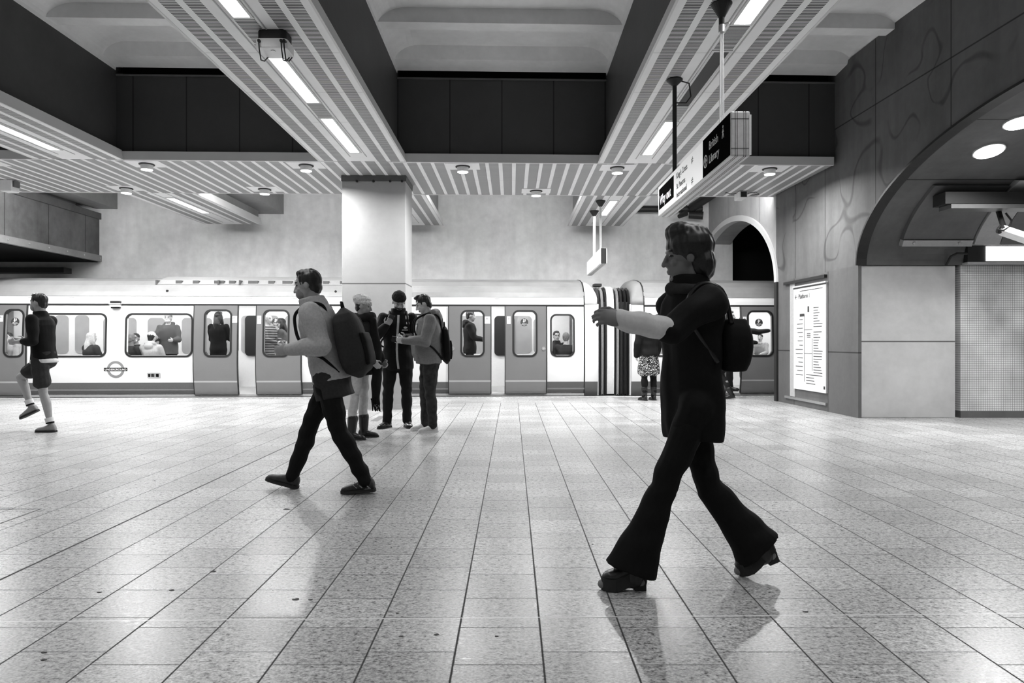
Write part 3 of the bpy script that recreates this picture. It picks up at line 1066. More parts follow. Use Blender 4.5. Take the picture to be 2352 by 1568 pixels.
arrow(m, frame_m(wp(12.45, 1.945, .0305), (0, -1, 0), (0, 0, 1)), 0, 0, .1, PI)
m.build('arrow', M_INK, t)
m = MB()
wq(m, 11.36, 12.95, 2.2, 2.25, 0, .05)  # black strip standing in for the shadow of a sign
struct(m.build('shadow_strip', M_BLACK), 'dark strip painted as a sign shadow above the poster', 'painted shadow')
m = MB()
wq(m, 11.36, 12.95, .1, .14, 0, .03)
struct(m.build('trim_5', M_STEEL), 'thin metal strip low on the wall under the poster', 'strip')
m = MB()
wq(m, 12.55, 12.75, .15, 2.2, 0, .012)
struct(m.build('trim_6', plain('pale_strip', .42, .5)), 'pale vertical cover strip beside the poster', 'strip')
# ------------------------------------------------------------------ the train
M_BODY = plain('train_white', 0.68, 0.22, 0.5, var=0.02, scale=3)
M_ROOF = plain('train_roof', 0.24, 0.45, 0.4, var=0.12, scale=2.5)
M_CANT = plain('train_cant_white', 0.85, 0.25, 0.5, var=0.02, scale=3)
M_SKIRT = plain('train_skirt', 0.09, 0.35, 0.5, var=0.05)
M_SKIRT2 = plain('train_skirt_line', 0.2, 0.4, 0.4, var=0.05)
M_DOOR = plain('train_door', 0.16, 0.28, 0.5, var=0.03, scale=3)
M_RUB = plain('window_rubber', 0.012, 0.5, 0.4, var=0)
M_GLASS = glass('window_glass', 0.93, 0.05)
M_FARW = plain('far_window', 0.36, 0.25, 0.5, var=0.08, scale=3)
M_INT = plain('saloon_white', 0.8, 0.4, 0.4, var=0.02)
M_SEAT = plain('seat_moquette', 0.1, 0.9, 0.1, var=0.3, scale=40)
M_BELL = plain('bellows_black', 0.02, 0.4, 0.5, var=0.2)
M_BELL2 = plain('bellows_grey', 0.35, 0.4, 0.5, var=0.2)
M_STICK = plain('sticker_dark', 0.045, 0.4, 0.4, var=0)
M_ROUND = plain('roundel_ring', 0.2, 0.35, 0.5, var=0)
M_TLAMP = glow('saloon_lamp', TRAINL)
TH_T = math.atan(TK)


def U(px, v=0.1):
    """distance along the train of the point on its side that the photograph shows at column px"""
    c = (px - 1176.0) / F_PX
    y0 = EDGE + v * math.cos(TH_T)
    x = c * y0 / (1 - TK * c)
    return x / math.cos(TH_T)


def lean(z):
    t = z - 0.72
    return 0.055 * (t / 1.18) ** 2 if t > 0 else 0.09 * (t / 0.72) ** 2


def S(u, z, d=0.0):
    """point on the train side, d metres proud of it"""
    return (u, 0.1 + lean(z) - d, z)


def zs_(z0, z1, step=0.055):
    n = max(1, int(round((z1 - z0) / step)))
    return [z0 + (z1 - z0) * k / n for k in range(n + 1)]


def side_rect(m, u0, u1, z0, z1, d0=0.0, d1=-0.05):
    zz = zs_(z0, z1)
    m.rings([[S(u0, z, d0), S(u1, z, d0), S(u1, z, d1), S(u0, z, d1)] for z in zz])


def side_panel(m, u0, u1, z0, z1, holes, d0=0.0, d1=-0.05):
    """rectangle with rectangular holes (u0, u1, z0, z1) left to right"""
    x = u0
    for h in sorted(holes):
        if h[0] > x:
            side_rect(m, x, h[0], z0, z1, d0, d1)
        side_rect(m, h[0], h[1], z0, h[2], d0, d1)
        side_rect(m, h[0], h[1], h[3], z1, d0, d1)
        x = h[1]
    if u1 > x:
        side_rect(m, x, u1, z0, z1, d0, d1)


def window(parent, u0, u1, z0, z1, r=0.11, w=0.035, d=0.012, name='window'):
    fn = lambda a, b, q: S(a, b, q)
    o = rrect(u0 - w, u1 + w, z0 - w, z1 + w, r + w * .7)
    i = rrect(u0, u1, z0, z1, r)
    # solid corner fill between the square hole and the rounded frame is covered by the wide rubber
    f = MB().ring2(o, i, fn, d, -0.03).build(name, M_RUB, parent)
    g = MB()
    pts = rrect(u0 - .01, u1 + .01, z0 - .01, z1 + .01, r)
    g.add([S(a, b, -0.012) for a, b in pts], [tuple(range(len(pts)))])
    g.build('pane', M_GLASS, f)
    return f


WD = (0.86, 1.78)     # door window
WW = (0.86, 1.70)     # body window


def hole(w, z, r=0.11):
    k = r * 0.3 - .006
    return (w[0] + k - .02, w[1] - k + .02, z[0] + .005, z[1] - .005)


def sticker(parent, u, z, r, d):
    o = MB().prism([(u + r * math.cos(k * PI / 14), z + r * math.sin(k * PI / 14)) for k in range(28)], lambda a, b, q: S(a, b, q), d, d + .002).build('sticker', M_STICK, parent)
    m = MB()

    def bar(a0, a1, b0, b1):
        m.prism([(u + a0 * r, z + b0 * r), (u + a1 * r, z + b0 * r), (u + a1 * r, z + b1 * r), (u + a0 * r, z + b1 * r)], lambda a, b, q: S(a, b, q), d + .0025, d + .004)

    def tri(p):
        m.prism([(u + a * r, z + b * r) for a, b in p], lambda a, b, q: S(a, b, q), d + .0025, d + .004)
    bar(-.26, -.02, .22, .84)
    tri([(-.42, .26), (.14, .26), (-.14, -.1)])
    bar(.16, .3, .2, .62)
    tri([(.05, .56), (.42, .56), (.235, .86)])
    m.build('arrows', M_WHITE, o)
    for k, (b, w_) in enumerate((('Please let', .3), ('customers off', .26), ('first', .28))):
        text(b, r * .3, M_WHITE, frame_m(Vector(S(u, z - r * (.36 + .24 * k), d + .0025)), (1, 0, 0), (0, 0, 1)), o, align='CENTER')


def notice(parent, u, z, w, h, d):
    o = MB().prism([(u - w / 2, z - h / 2), (u + w / 2, z - h / 2), (u + w / 2, z + h / 2), (u - w / 2, z + h / 2)], lambda a, b, q: S(a, b, q), d, d + .002).build('notice', M_CANT, parent)
    m = MB()
    f = lambda a, b, q: S(a, b, q)
    m.prism([(u - w * .3, z + h * .1), (u + w * .3, z + h * .1), (u, z + h * .4)], f, d + .002, d + .003)
    for k in range(3):
        m.prism([(u - w * .3, z - h * (.12 + .1 * k)), (u + w * .3, z - h * (.12 + .1 * k)), (u + w * .3, z - h * (.08 + .1 * k)), (u - w * .3, z - h * (.08 + .1 * k))], f, d + .002, d + .003)
    m.build('symbol', M_GREYM, o)


def door_leaf(car, u0, u1, win, knob=None, stick=None, note=None, d=0.035):
    m = MB()
    k = hole(win, WD)
    side_panel(m, u0, u1, 0.05, 1.895, [k], d, d - .045)
    o = m.build('door', M_DOOR, car, smooth=False)
    f = window(o, win[0], win[1], WD[0], WD[1], d=d + .01)
    e = MB()
    side_rect(e, u0 - .012, u0 + .004, 0.05, 1.895, d + .002, d - .05)
    side_rect(e, u1 - .004, u1 + .012, 0.05, 1.895, d + .002, d - .05)
    e.build('door_seal', M_RUB, o)
    s = MB()
    side_rect(s, u0 + .005, u1 - .005, .30, .335, d + .002, d)
    s.build('door_painted_sheen', plain('door_painted_sheen', .36, .3, var=0), o)  # paler strip paints in the reflection on the curved door side
    if knob:
        b = Vector(S(knob, 1.0, d))
        MB().cyl(b, b - Vector((0, .012, 0)), .045, .042, 20).build('door_button', M_STEEL, o)
        MB().cyl(b - Vector((0, .012, 0)), b - Vector((0, .016, 0)), .02, .018, 14).build('button_face', M_GREYM, o)
    if stick:
        sticker(o, stick, 1.555, .083, -.005)
    if note:
        notice(o, note[0], note[1], note[2], note[3], d)
    return o


def profile_roof():
    return [(.10 + lean(1.9), 1.9), (.155, 1.905), (.16, 1.925), (.15, 1.93), (.155, 2.0), (.175, 2.115), (.19, 2.12), (.24, 2.22), (.33, 2.33), (.5, 2.43), (.8, 2.5), (1.15, 2.545), (1.5, 2.56), (2.2, 2.5), (2.7, 2.25), (2.8, 1.9), (2.8, 0.0)]


def train_car(label, u0, u1, doors, wins, endcap):
    car = thing('train_car', (0, EDGE, 0), label, 'train', None, TH_T)
    # side skin between the door bays
    dz = [(a, b) for a, b in doors]
    segs = []
    x = u0
    for a, b in dz:
        if a > x:
            segs.append((x, a))
        x = b
    if x < u1:
        segs.append((x, u1))
    for a, b in segs:
        hs = [hole(w, WW) for w in wins if w[0] > a - .3 and w[1] < b + .3]
        m, sk, sl = MB(), MB(), MB()
        side_panel(m, a, b, 0.30, 1.9, hs)
        side_rect(sk, a, b, 0.0, 0.30, .004)
        side_rect(sl, a, b, 0.135, 0.165, .008, 0)
        m.build('body_side', M_BODY, car)
        q = sk.build('skirt', M_SKIRT, car)
        sl.build('skirt_line', M_SKIRT2, q)
    for w in wins:
        window(car, w[0], w[1], WW[0], WW[1])
    pr = profile_roof()
    # cant rail band and roof
    MB().rings([[(u, v, z) for v, z in pr[3:6]] + [(u, v + .03, z) for v, z in reversed(pr[3:6])] for u in (u0, u1)]).build('cant_rail', M_CANT, car, smooth=False)
    MB().rings([[(u, v - .004, z) for v, z in ((.15, 1.895), (.15, 1.93))] + [(u, .2, 1.93), (u, .2, 1.895)] for u in (u0, u1)]).build('gutter', M_RUB, car)
    ro = MB().rings([[(u, v, z) for v, z in pr[5:]] + [(u, v - .03, z - .03) for v, z in reversed(pr[6:])] + [(u, .22, 2.11)] for u in (u0, u1)])
    r = ro.build('roof', M_ROOF, car)
    g = MB()
    for z, v in ((2.165, .212), (2.19, .224)):
        g.rings([[(u, v - .004, z), (u, v - .006, z + .006), (u, v + .02, z + .006), (u, v + .02, z)] for u in (u0, u1)])
    g.build('roof_grooves', M_GREYM, r)
    # saloon
    MB().box(u0, u1, .17, 2.75, 0.0, 0.05).build('saloon_floor', plain('saloon_floor', .35, .5), car)
    MB().box(u0, u1, .30, 2.6, 2.08, 2.11).build('saloon_ceiling', M_INT, car)
    MB().box(u0, u1, .2, 0.32, 1.93, 2.08).build('saloon_cove', M_INT, car)
    MB().box(u0, u1, 2.62, 2.72, 0.05, 2.08).build('far_side', M_INT, car)
    for a, b in dz:
        for q in (a + .1, (a + b) / 2 + .05):
            pts = rrect(q, q + (b - a) / 2 - .2, 0.86, 1.78, .1)
            MB().prism(pts, lambda a_, b_, q_: (a_, q_, b_), 2.61, 2.62).build('far_window', M_FARW, car)
        MB().box(a - .02, a + .02, .2, .62, .05, 1.95).build('draught_screen', M_INT, car)
        MB().box(b - .02, b + .02, .2, .62, .05, 1.95).build('draught_screen', M_INT, car)
        for q in (a - .08, b + .08):
            MB().cyl((q, .66, .05), (q, .66, 2.08), .018, n=10).build('pole', M_CANT, car)
    for w in wins:
        c = (w[0] + w[1]) / 2
        hw = (w[1] - w[0]) / 2
        for q0, q1 in (((c - hw + .05, c + .12), (c + .55 * hw, c + .55 * hw + .4)) if hw > .4 else ((c - hw - .2, c - .05),)):
            pts = rrect(q0, q1, 0.86, 1.72, .1)
            MB().prism(pts, lambda a_, b_, q_: (a_, q_, b_), 2.61, 2.62).build('far_window', M_FARW, car)
        MB().box(w[0], w[1], .17, .6, .05, .48).build('seat', M_SEAT, car)
        MB().box(w[0], w[1], 2.18, 2.6, .05, .48).build('seat', M_SEAT, car)
    for v in (.75, 2.0):
        L = MB().box(u0 + .1, u1 - .1, v - .12, v + .12, 2.06, 2.078)
        L.build('saloon_lamp', M_TLAMP, car)
    return car


uA = U(-160)
d0 = (U(-60), U(62))
d1 = (U(446), U(694))
d2 = (U(1030), U(1258))
u_end = U(1343)
w1 = (U(78), U(241))
w2 = (U(291), U(439))
w3 = (U(699), U(792))
w4 = (U(898), U(1014))
w5 = (U(1268), U(1317))
car = train_car('long white train car with grey doors standing at the platform, left of the bellows', uA, u_end, [d0, d1, d2], [w1, w2, w3, w4, w5], 1)
door_leaf(car, U(-60), U(61), (U(14), U(53)), stick=U(33), note=(U(2), 1.62, .1, .13, .035))
door_leaf(car, U(446), U(546), (U(473), U(530)), note=(U(538), 1.61, .13, .14, .035))
door_leaf(car, U(589), U(692), (U(608), U(662)), stick=U(633), note=(U(596), 1.6, .08, .17, .035))
door_leaf(car, U(1031), U(1128), (U(1062), U(1110)), knob=U(1040), note=(U(1119), 1.6, .13, .15, .035))
door_leaf(car, U(1161), U(1255), (U(1181), U(1231)), knob=U(1249), stick=U(1205), note=(U(1169), 1.6, .075, .16, .035))


def inner_door(car, u, w):
    """edge of the saloon seen through an open doorway: pale pillar with a dark half window"""
    m = MB().prism(rrect(u, u + w, 0.8, 1.78, .1), lambda a, b, q: (a, q, b), 2.58, 2.62)
    m.build('far_door_window', M_RUB, car)


inner_door(car, U(574, 2.6), .5)
inner_door(car, U(1146, 2.6), .5)
# lamp on the gutter, roundel, maker's plate
p = Vector(S(U(265), 1.9, 0))
t = MB().box(p.x - .115, p.x + .115, p.y - .09, p.y + .03, 1.90, 1.935).build('door_lamp', M_STEEL, car, bevel=.008)
MB().box(p.x - .1, p.x + .1, p.y - .085, p.y + .03, 1.86, 1.90).build('lens', M_CANT, t, bevel=.008)
MB().box(p.x - .085, p.x + .085, p.y - .06, p.y + .03, 1.835, 1.86).build('lamp_base', M_RUB, t)
MB().box(p.x - .1, p.x + .1, p.y - .07, p.y + .03, 1.935, 1.985).build('lamp_top', M_RUB, t, bevel=.008)
ru, rz = U(266), .575
fn = lambda a, b, q: S(ru + a, rz + b, q)
o_ = [(.175 * math.cos(k * PI / 24), .175 * math.sin(k * PI / 24)) for k in range(48)]
t = MB().ring2(o_, [(a * .71, b * .71) for a, b in o_], fn, .003, 0).build('roundel', M_ROUND, car)
MB().prism(rrect(-.235, .235, -.035, .035, .004), fn, .004, 0).build('roundel_bar', M_SIGNB, t)
text('UNDERGROUND', .056, M_CANT, frame_m(Vector(fn(0, -.02, .0045)), (1, 0, 0), (0, 0, 1)), t, align='CENTER')
pu, pz = U(353.5), .45
fn2 = lambda a, b, q: S(pu + a, pz + b, q)
t = MB().prism(rrect(-.135, .135, -.055, .055, .02), fn2, .005, 0).build('number_plate', M_STEEL, car)
m = MB()
for a, b in ((-.115, -.075), (-.065, -.045), (-.035, .0), (.012, .02), (.04, .1)):
    m.prism([(a, -.035), (b, -.035), (b, .035), (a, .035)], fn2, .0065, .005)
m.build('plate_marks', M_SIGNB, t)
# roof gear on the left part
g = MB()
rg = [(.36, 2.345), (.56, 2.45)]
ua, ub = U(345), U(1000)
m = MB().rings([[(u, .35, 2.35), (u, .52, 2.455), (u, .9, 2.56), (u, .9, 2.5), (u, .4, 2.33)] for u in (ua, U(782))])
r = m.build('roof_unit', plain('roof_unit_grey', .3, .5), car)
m = MB()
for q in (390, 430, 480, 515, 560, 607, 640, 690, 735, 775):
    w_ = .12 if q % 20 else .2
    m.box(U(q), U(q) + w_, .385, .5, 2.37, 2.435)
m.build('roof_fitting', plain('roof_fitting_grey', .08, .5), r)
m = MB()
for q in (345, 490, 540, 670):
    m.box(U(q), U(q) + .03, .335, .5, 2.34, 2.44)
m.build('roof_strap', plain('roof_fitting_grey', .08, .5), r)
for q in (379, 769):
    b = Vector((U(q), .2, 2.2))
    MB().cyl(b + Vector((0, .06, 0)), b, .025).build('roof_stud', M_BLACK, r)
m = MB()
for q in (67, 160, 353, 467, 570, 674, 850, 1143):
    m.box(U(q) - .06, U(q) + .06, .158, .175, 2.045, 2.07)
m.build('cant_slot', plain('slot_grey', .4, .5), car)


def endcap(car, ua, ub, flip):
    """rounded car end: the roof and side sweep inwards towards the bellows"""
    pr = [(v, z) for v, z in profile_roof()[3:13]]
    rr = []
    n = 7
    for k in range(n + 1):
        t = k / n
        u = ua + (ub - ua) * t
        e = 1 - math.sqrt(max(0, 1 - t * t * .96))
        rr.append([(u, v + .05 * t * t, z - e * .33 * max(0, (z - 2.05) / .5)) for v, z in pr] + [(u, 2.6, 1.93)])
    MB().rings(rr).build('end_roof', M_ROOF if flip else M_FASCIA, car, smooth=True)
    m = MB()
    side_rect(m, min(ua, ub), max(ua, ub), 0.30, 1.93, .0, -.05)
    m.box(ub - .03, ub + .03, .2, 2.6, 0.0, 1.95)
    m.build('end_panel', M_BODY, car)
    m = MB()
    side_rect(m, min(ua, ub), max(ua, ub), 0.0, .30, .004)
    m.build('end_skirt', M_SKIRT, car)
    m = MB()
    side_rect(m, ua - .012, ua + .012, 0.0, 2.0, .006, -.02)
    m.rings([[(u, v - .006, z + .006) for v, z in pr] + [(u, v + .01, z - .01) for v, z in reversed(pr)] for u in (ua - .012, ua + .012)])
    m.build('end_seam', M_RUB, car)


endcap(car, u_end, U(1374), False)
# second car
c2s, c2e = U(1481), 7.4
car2 = train_car('second white train car right of the bellows, running into the tunnel arch', c2s, c2e, [(U(1568), U(1796))], [(U(1503), U(1552))], 0)
endcap(car2, c2s, U(1452), True)
door_leaf(car2, U(1568), U(1668), (U(1590), U(1640)), note=(U(1661), 1.6, .075, .16, .035))
door_leaf(car2, U(1703), U(1795), (U(1720), U(1773)), stick=U(1745), note=(U(1711), 1.6, .075, .16, .035))
m = MB()
for q in (1508, 1524):
    m.prism([(U(q) - .06, 1.72), (U(q) + .06, 1.72), (U(q) + .06, 1.85), (U(q) - .06, 1.85)], lambda a, b, d: S(a, b, d), .004, 0)
m.build('notice', M_CANT, car2)
# bellows between the cars
bl = thing('gangway_bellows', (0, EDGE, 0), 'dark pleated gangway bellows between the two train cars', 'bellows', None, TH_T)
ba, bb = U(1378), U(1449)
n = 9
for k in range(n):
    if k == 3:
        continue
    u = ba + (bb - ba) * k / (n - 1)
    pr = [(.22, 0.0), (.20, .6), (.2, 1.2), (.22, 1.8), (.27, 2.1), (.36, 2.24), (.55, 2.3), (1.4, 2.32)]
    w = (bb - ba) / (n - 1) * .34
    MB().rings([[(u - w, v + .05, z) for v, z in pr] + [(u - w, 2.4, 2.0), (u - w, 2.4, 0)], [(u, v, z + .03) for v, z in pr] + [(u, 2.42, 2.0), (u, 2.42, 0)],
                [(u + w, v + .05, z) for v, z in pr] + [(u + w, 2.4, 2.0), (u + w, 2.4, 0)]]).build('pleat', M_BELL2 if k in (1, 5) else M_BELL, bl)
u = ba + (bb - ba) * 3.0 / (n - 1)
MB().rings([[(u + q, v, z) for v, z in ((.2, .03), (.17, .6), (.17, 1.3), (.2, 1.9), (.26, 2.16), (.38, 2.3), (.6, 2.35), (1.4, 2.36), (2.4, 2.3), (2.4, .03))] for q in (-.075, .075)]).build('middle_hoop', plain('hoop_pale', .6, .35), bl)
MB().box(ba, bb, .3, 2.4, 0, 2.0).build('inner_tunnel', M_BELL, bl)
MB().box(U(1374) + .01, U(1392), .6, .9, 2.36, 2.42).build('cable_bracket', M_BLACK, bl)
# ------------------------------------------------------------------ people
def spline(pts, n=6):
    pts = [Vector(p) for p in pts]
    out = []
    for i in range(len(pts) - 1):
        p0, p1, p2, p3 = pts[max(i - 1, 0)], pts[i], pts[i + 1], pts[min(i + 2, len(pts) - 1)]
        for q in range(n):
            t = q / n
            out.append(.5 * ((2 * p1) + (p2 - p0) * t + (2 * p0 - 5 * p1 + 4 * p2 - p3) * t * t + (3 * p1 - p0 - 3 * p2 + p3) * t ** 3))
    return out + [pts[-1]]


class Blob:
    """closed overlapping volumes, fused into one continuous skin"""

    def __init__(s):
        s.mb = MB()

    def loft(s, rings, n=18, e=2.0):
        rr = []
        for c, ax, ay in rings:
            c, ax, ay = Vector(c), Vector(ax), Vector(ay)
            q = []
            for k in range(n):
                t = 2 * PI * k / n
                ct, st = math.cos(t), math.sin(t)
                q.append(c + ax * math.copysign(abs(ct) ** (2 / e), ct) + ay * math.copysign(abs(st) ** (2 / e), st))
            rr.append(q)
        s.mb.rings(rr)
        return s

    def cap(s, p0, r0, p1, r1, n=12, m=4):
        p0, p1 = Vector(p0), Vector(p1)
        d = unit(p1 - p0)
        u, w = perp(d)
        rr = []
        for k in range(m + 1):
            t = -PI / 2 * (1 - k / m) * .97
            rr.append((p0 + d * r0 * math.sin(t), r0 * math.cos(t)))
        for k in range(m + 1):
            t = PI / 2 * k / m * .97
            rr.append((p1 + d * r1 * math.sin(t), r1 * math.cos(t)))
        s.loft([(c, u * r, w * r) for c, r in rr], n)
        return s

    def chain(s, pts, rs):
        for i in range(len(pts) - 1):
            s.cap(pts[i], rs[i], pts[i + 1], rs[i + 1])
        return s

    def ell(s, c, rx, ry, rz, B=None, n=16, m=8):
        B = B or (Vector((1, 0, 0)), Vector((0, 1, 0)), Vector((0, 0, 1)))
        c = Vector(c)
        rr = []
        for k in range(m + 1):
            t = PI * (k / m - .5) * .98
            rr.append((c + B[2] * rz * math.sin(t), B[0] * rx * math.cos(t), B[1] * ry * math.cos(t)))
        s.loft(rr, n)
        return s

    def fuse(s, name, mats, parent, voxel=.008, smooth=4, wrinkle=0.0, wdir=(1, 1, 1), wfreq=28.0, regions=(), seed=0):
        me = bpy.data.meshes.new('tmp')
        me.from_pydata(s.mb.v, [], s.mb.f)
        me.update()
        import bmesh
        bm = bmesh.new()
        bm.from_mesh(me)
        bmesh.ops.recalc_face_normals(bm, faces=bm.faces)
        bm.to_mesh(me)
        bm.free()
        tmp = bpy.data.objects.new('tmp', me)
        COL.objects.link(tmp)
        r = tmp.modifiers.new('r', 'REMESH')
        r.mode = 'VOXEL'
        r.voxel_size = voxel
        q = tmp.modifiers.new('s', 'SMOOTH')
        q.iterations = smooth
        q.factor = .5
        dg = bpy.context.evaluated_depsgraph_get()
        out = bpy.data.meshes.new_from_object(tmp.evaluated_get(dg))
        bpy.data.objects.remove(tmp)
        bpy.data.meshes.remove(me)
        n = len(out.vertices)
        if wrinkle:
            co = np.empty(n * 3, np.float32)
            no = np.empty(n * 3, np.float32)
            out.vertices.foreach_get('co', co)
            out.vertices.foreach_get('normal', no)
            co = co.reshape(-1, 3)
            no = no.reshape(-1, 3)
            rg = np.random.RandomState(seed + 3)
            f = np.zeros(n)
            for k in range(7):
                d = rg.normal(size=3) * np.array(wdir)
                d = d / (np.linalg.norm(d) + 1e-6)
                fr = wfreq * (.6 + rg.rand() * 1.2)
                ph = np.sin(co @ (rg.normal(size=3) * 9) + rg.rand() * 6) * 1.1
                f += np.sin(co @ d * fr + ph + rg.rand() * 6) / 2.4
            co = co + no * (f * wrinkle)[:, None]
            out.vertices.foreach_set('co', co.astype(np.float32).ravel())
        out.materials.clear()
        mats = mats if isinstance(mats, (list, tuple)) else [mats]
        for m in mats:
            out.materials.append(m)
        if regions:
            for p in out.polygons:
                c = p.center
                for fn, idx in regions:
                    if fn(c):
                        p.material_index = idx
        out.polygons.foreach_set('use_smooth', [True] * len(out.polygons))
        out.name = name
        o = bpy.data.objects.new(name, out)
        COL.objects.link(o)
        o.parent = parent
        return o


def cloth(name, v, rough=.85, var=.12, scale=60):
    return plain(name, v, rough, .15, var=var, scale=scale, bump=.04)


SKIN = plain('skin_mid', .36, .5, .3, var=.05, scale=20)
SKIN_L = plain('skin_light', .55, .5, .3, var=.04, scale=20)
SKIN_D = plain('skin_dark', .2, .5, .3, var=.05, scale=20)
HAIR = plain('hair_dark', .012, .45, .5, var=.4, scale=120)
HAIR_L = plain('hair_light', .5, .5, .4, var=.3, scale=90)
EYE = plain('eye_dark', .02, .2, .5, var=0)
LIP = plain('lip', .2, .45, .3, var=0)
SOLE_D = plain('sole_dark', .03, .7, .2, var=.1)
SOLE_W = plain('sole_white', .7, .6, .3, var=.05)
MASK = plain('mask_white', .75, .8, .2, var=.03)
X1 = Vector((1, 0, 0))


def skeleton(H, legs, arms, lean=0.0, head=(0, 0), sit=False, twist=0.0, plant=False):
    """joint positions in metres; the figure faces -y, its left is +x.  legs/arms: left then right, angles in degrees"""
    k = H / 1.75
    R = math.radians
    J = {'k': k}
    L = R(lean)
    u = Vector((0, -math.sin(L), math.cos(L)))
    fw = Vector((0, -math.cos(L), -math.sin(L)))
    Tw = Matrix.Rotation(R(twist), 3, u)
    sx = Tw @ X1
    P = Vector((0, 0, 0))
    J['u'], J['fw'], J['sx'] = u, fw, sx
    J['neck'] = P + u * .53 * k
    hp, hy = R(head[0]) + L, R(head[1])
    Rh = Matrix.Rotation(hy, 3, 'Z') @ Matrix.Rotation(hp, 3, 'X')
    J['hx'], J['hf'], J['hu'] = Rh @ X1, Rh @ Vector((0, -1, 0)), Rh @ Vector((0, 0, 1))
    J['head'] = J['neck'] + (u * .05 + J['hu'] * .105 + fw * .015) * k
    extra = [0.0, 0.0]

    def leg(i, s):
        a, b, c = legs[i][:3]
        b += extra[i]
        to = R(legs[i][3]) if len(legs[i]) > 3 else R(6)
        sp = legs[i][4] if len(legs[i]) > 4 else 0.0
        a, b, c = R(a), R(b), R(c)
        hip = P + Vector((s * .088, 0, -.04)) * k
        sps = math.sin(R(sp)) * s
        knee = hip + Vector((sps, -math.sin(a), -math.cos(a))) * .43 * k
        ank = knee + Vector((sps * .4, -math.sin(a - b), -math.cos(a - b))) * .41 * k
        yaw = Matrix.Rotation(to * s, 3, 'Z')
        d = yaw @ Vector((0, -math.cos(c), -math.sin(c)))
        n = yaw @ Vector((0, -math.sin(c), math.cos(c)))
        J['hip%d' % i], J['knee%d' % i], J['ank%d' % i], J['fd%d' % i], J['fn%d' % i] = hip, knee, ank, d, n
        return min((ank - d * .055 * k - n * .085 * k).z, (ank + d * .17 * k - n * .085 * k).z)
    l0, l1 = leg(0, 1), leg(1, -1)
    if plant:
        for _ in range(60):
            if abs(l0 - l1) < .003:
                break
            if l0 < l1:
                extra[0] += 1
                l0 = leg(0, 1)
            else:
                extra[1] += 1
                l1 = leg(1, -1)
    for i, s in ((0, 1), (1, -1)):
        f, o, e, inn = [R(q) for q in arms[i][:4]]
        sh = P + u * .475 * k + sx * s * .178 * k
        ud = Tw @ Vector((s * math.sin(o), -math.sin(f) * math.cos(o), -math.cos(f) * math.cos(o)))
        elb = sh + ud * .29 * k
        g = f + e
        fd = Tw @ Vector((-s * math.sin(inn), -math.sin(g) * math.cos(inn), -math.cos(g) * math.cos(inn)))
        wr = elb + fd * .25 * k
        J['sh%d' % i], J['elb%d' % i], J['wr%d' % i], J['ad%d' % i] = sh, elb, wr, fd
    lo = 1e9
    for i in (0, 1):
        A, d, n = J['ank%d' % i], J['fd%d' % i], J['fn%d' % i]
        for q in (A - d * .055 * k - n * .085 * k, A + d * .17 * k - n * .085 * k):
            lo = min(lo, q.z)
    sh = Vector((0, 0, (-lo if not sit else (.48 + .1 * k))))
    for key, v in list(J.items()):
        if isinstance(v, Vector) and key not in ('u', 'fw', 'sx', 'hx', 'hf', 'hu') and key[:2] not in ('fd', 'fn', 'ad'):
            J[key] = v + sh
    J['pel'] = P + sh
    return J


def hand(B, J, i, curl=25, r=.0085):
    s = 1 if i == 0 else -1
    k = J['k']
    W, d = J['wr%d' % i], J['ad%d' % i]
    t = Vector((0, -1, .9))
    t = unit(t - d * t.dot(d))
    n = unit(d.cross(t))
    if n.dot(X1) * s > 0:
        n = -n
    Bs = (t, n, d)
    B.ell(W + d * .05 * k, .042 * k, .019 * k, .055 * k, Bs)
    B.cap(W - d * .02 * k, .027 * k, W + d * .02 * k, .026 * k)
    base = W + d * .09 * k
    for off, ln in ((.031, .068), (.0105, .078), (-.0105, .072), (-.031, .056)):
        p = base + t * off * k - d * abs(off) * .25 * k
        a = 0.0
        for q in range(3):
            a += math.radians(curl * (1 + .35 * q))
            e = p + (d * math.cos(a) + n * math.sin(a)) * ln * (.42, .32, .26)[q] * k
            B.cap(p, (r - .0006 * q) * k, e, (r - .0006 * q - .0004) * k, 8, 3)
            p = e
    p = W + d * .03 * k + t * .034 * k
    e = p + (d * .55 + t * .5 + n * .45) * .045 * k
    B.cap(p, .0115 * k, e, .0098 * k, 8, 3)
    B.cap(e, .0098 * k, e + (d * .85 + n * .5) * .032 * k, .008 * k, 8, 3)
    J['palm%d' % i] = W + d * .085 * k + n * .03 * k
    J['pn%d' % i], J['pt%d' % i] = n, t


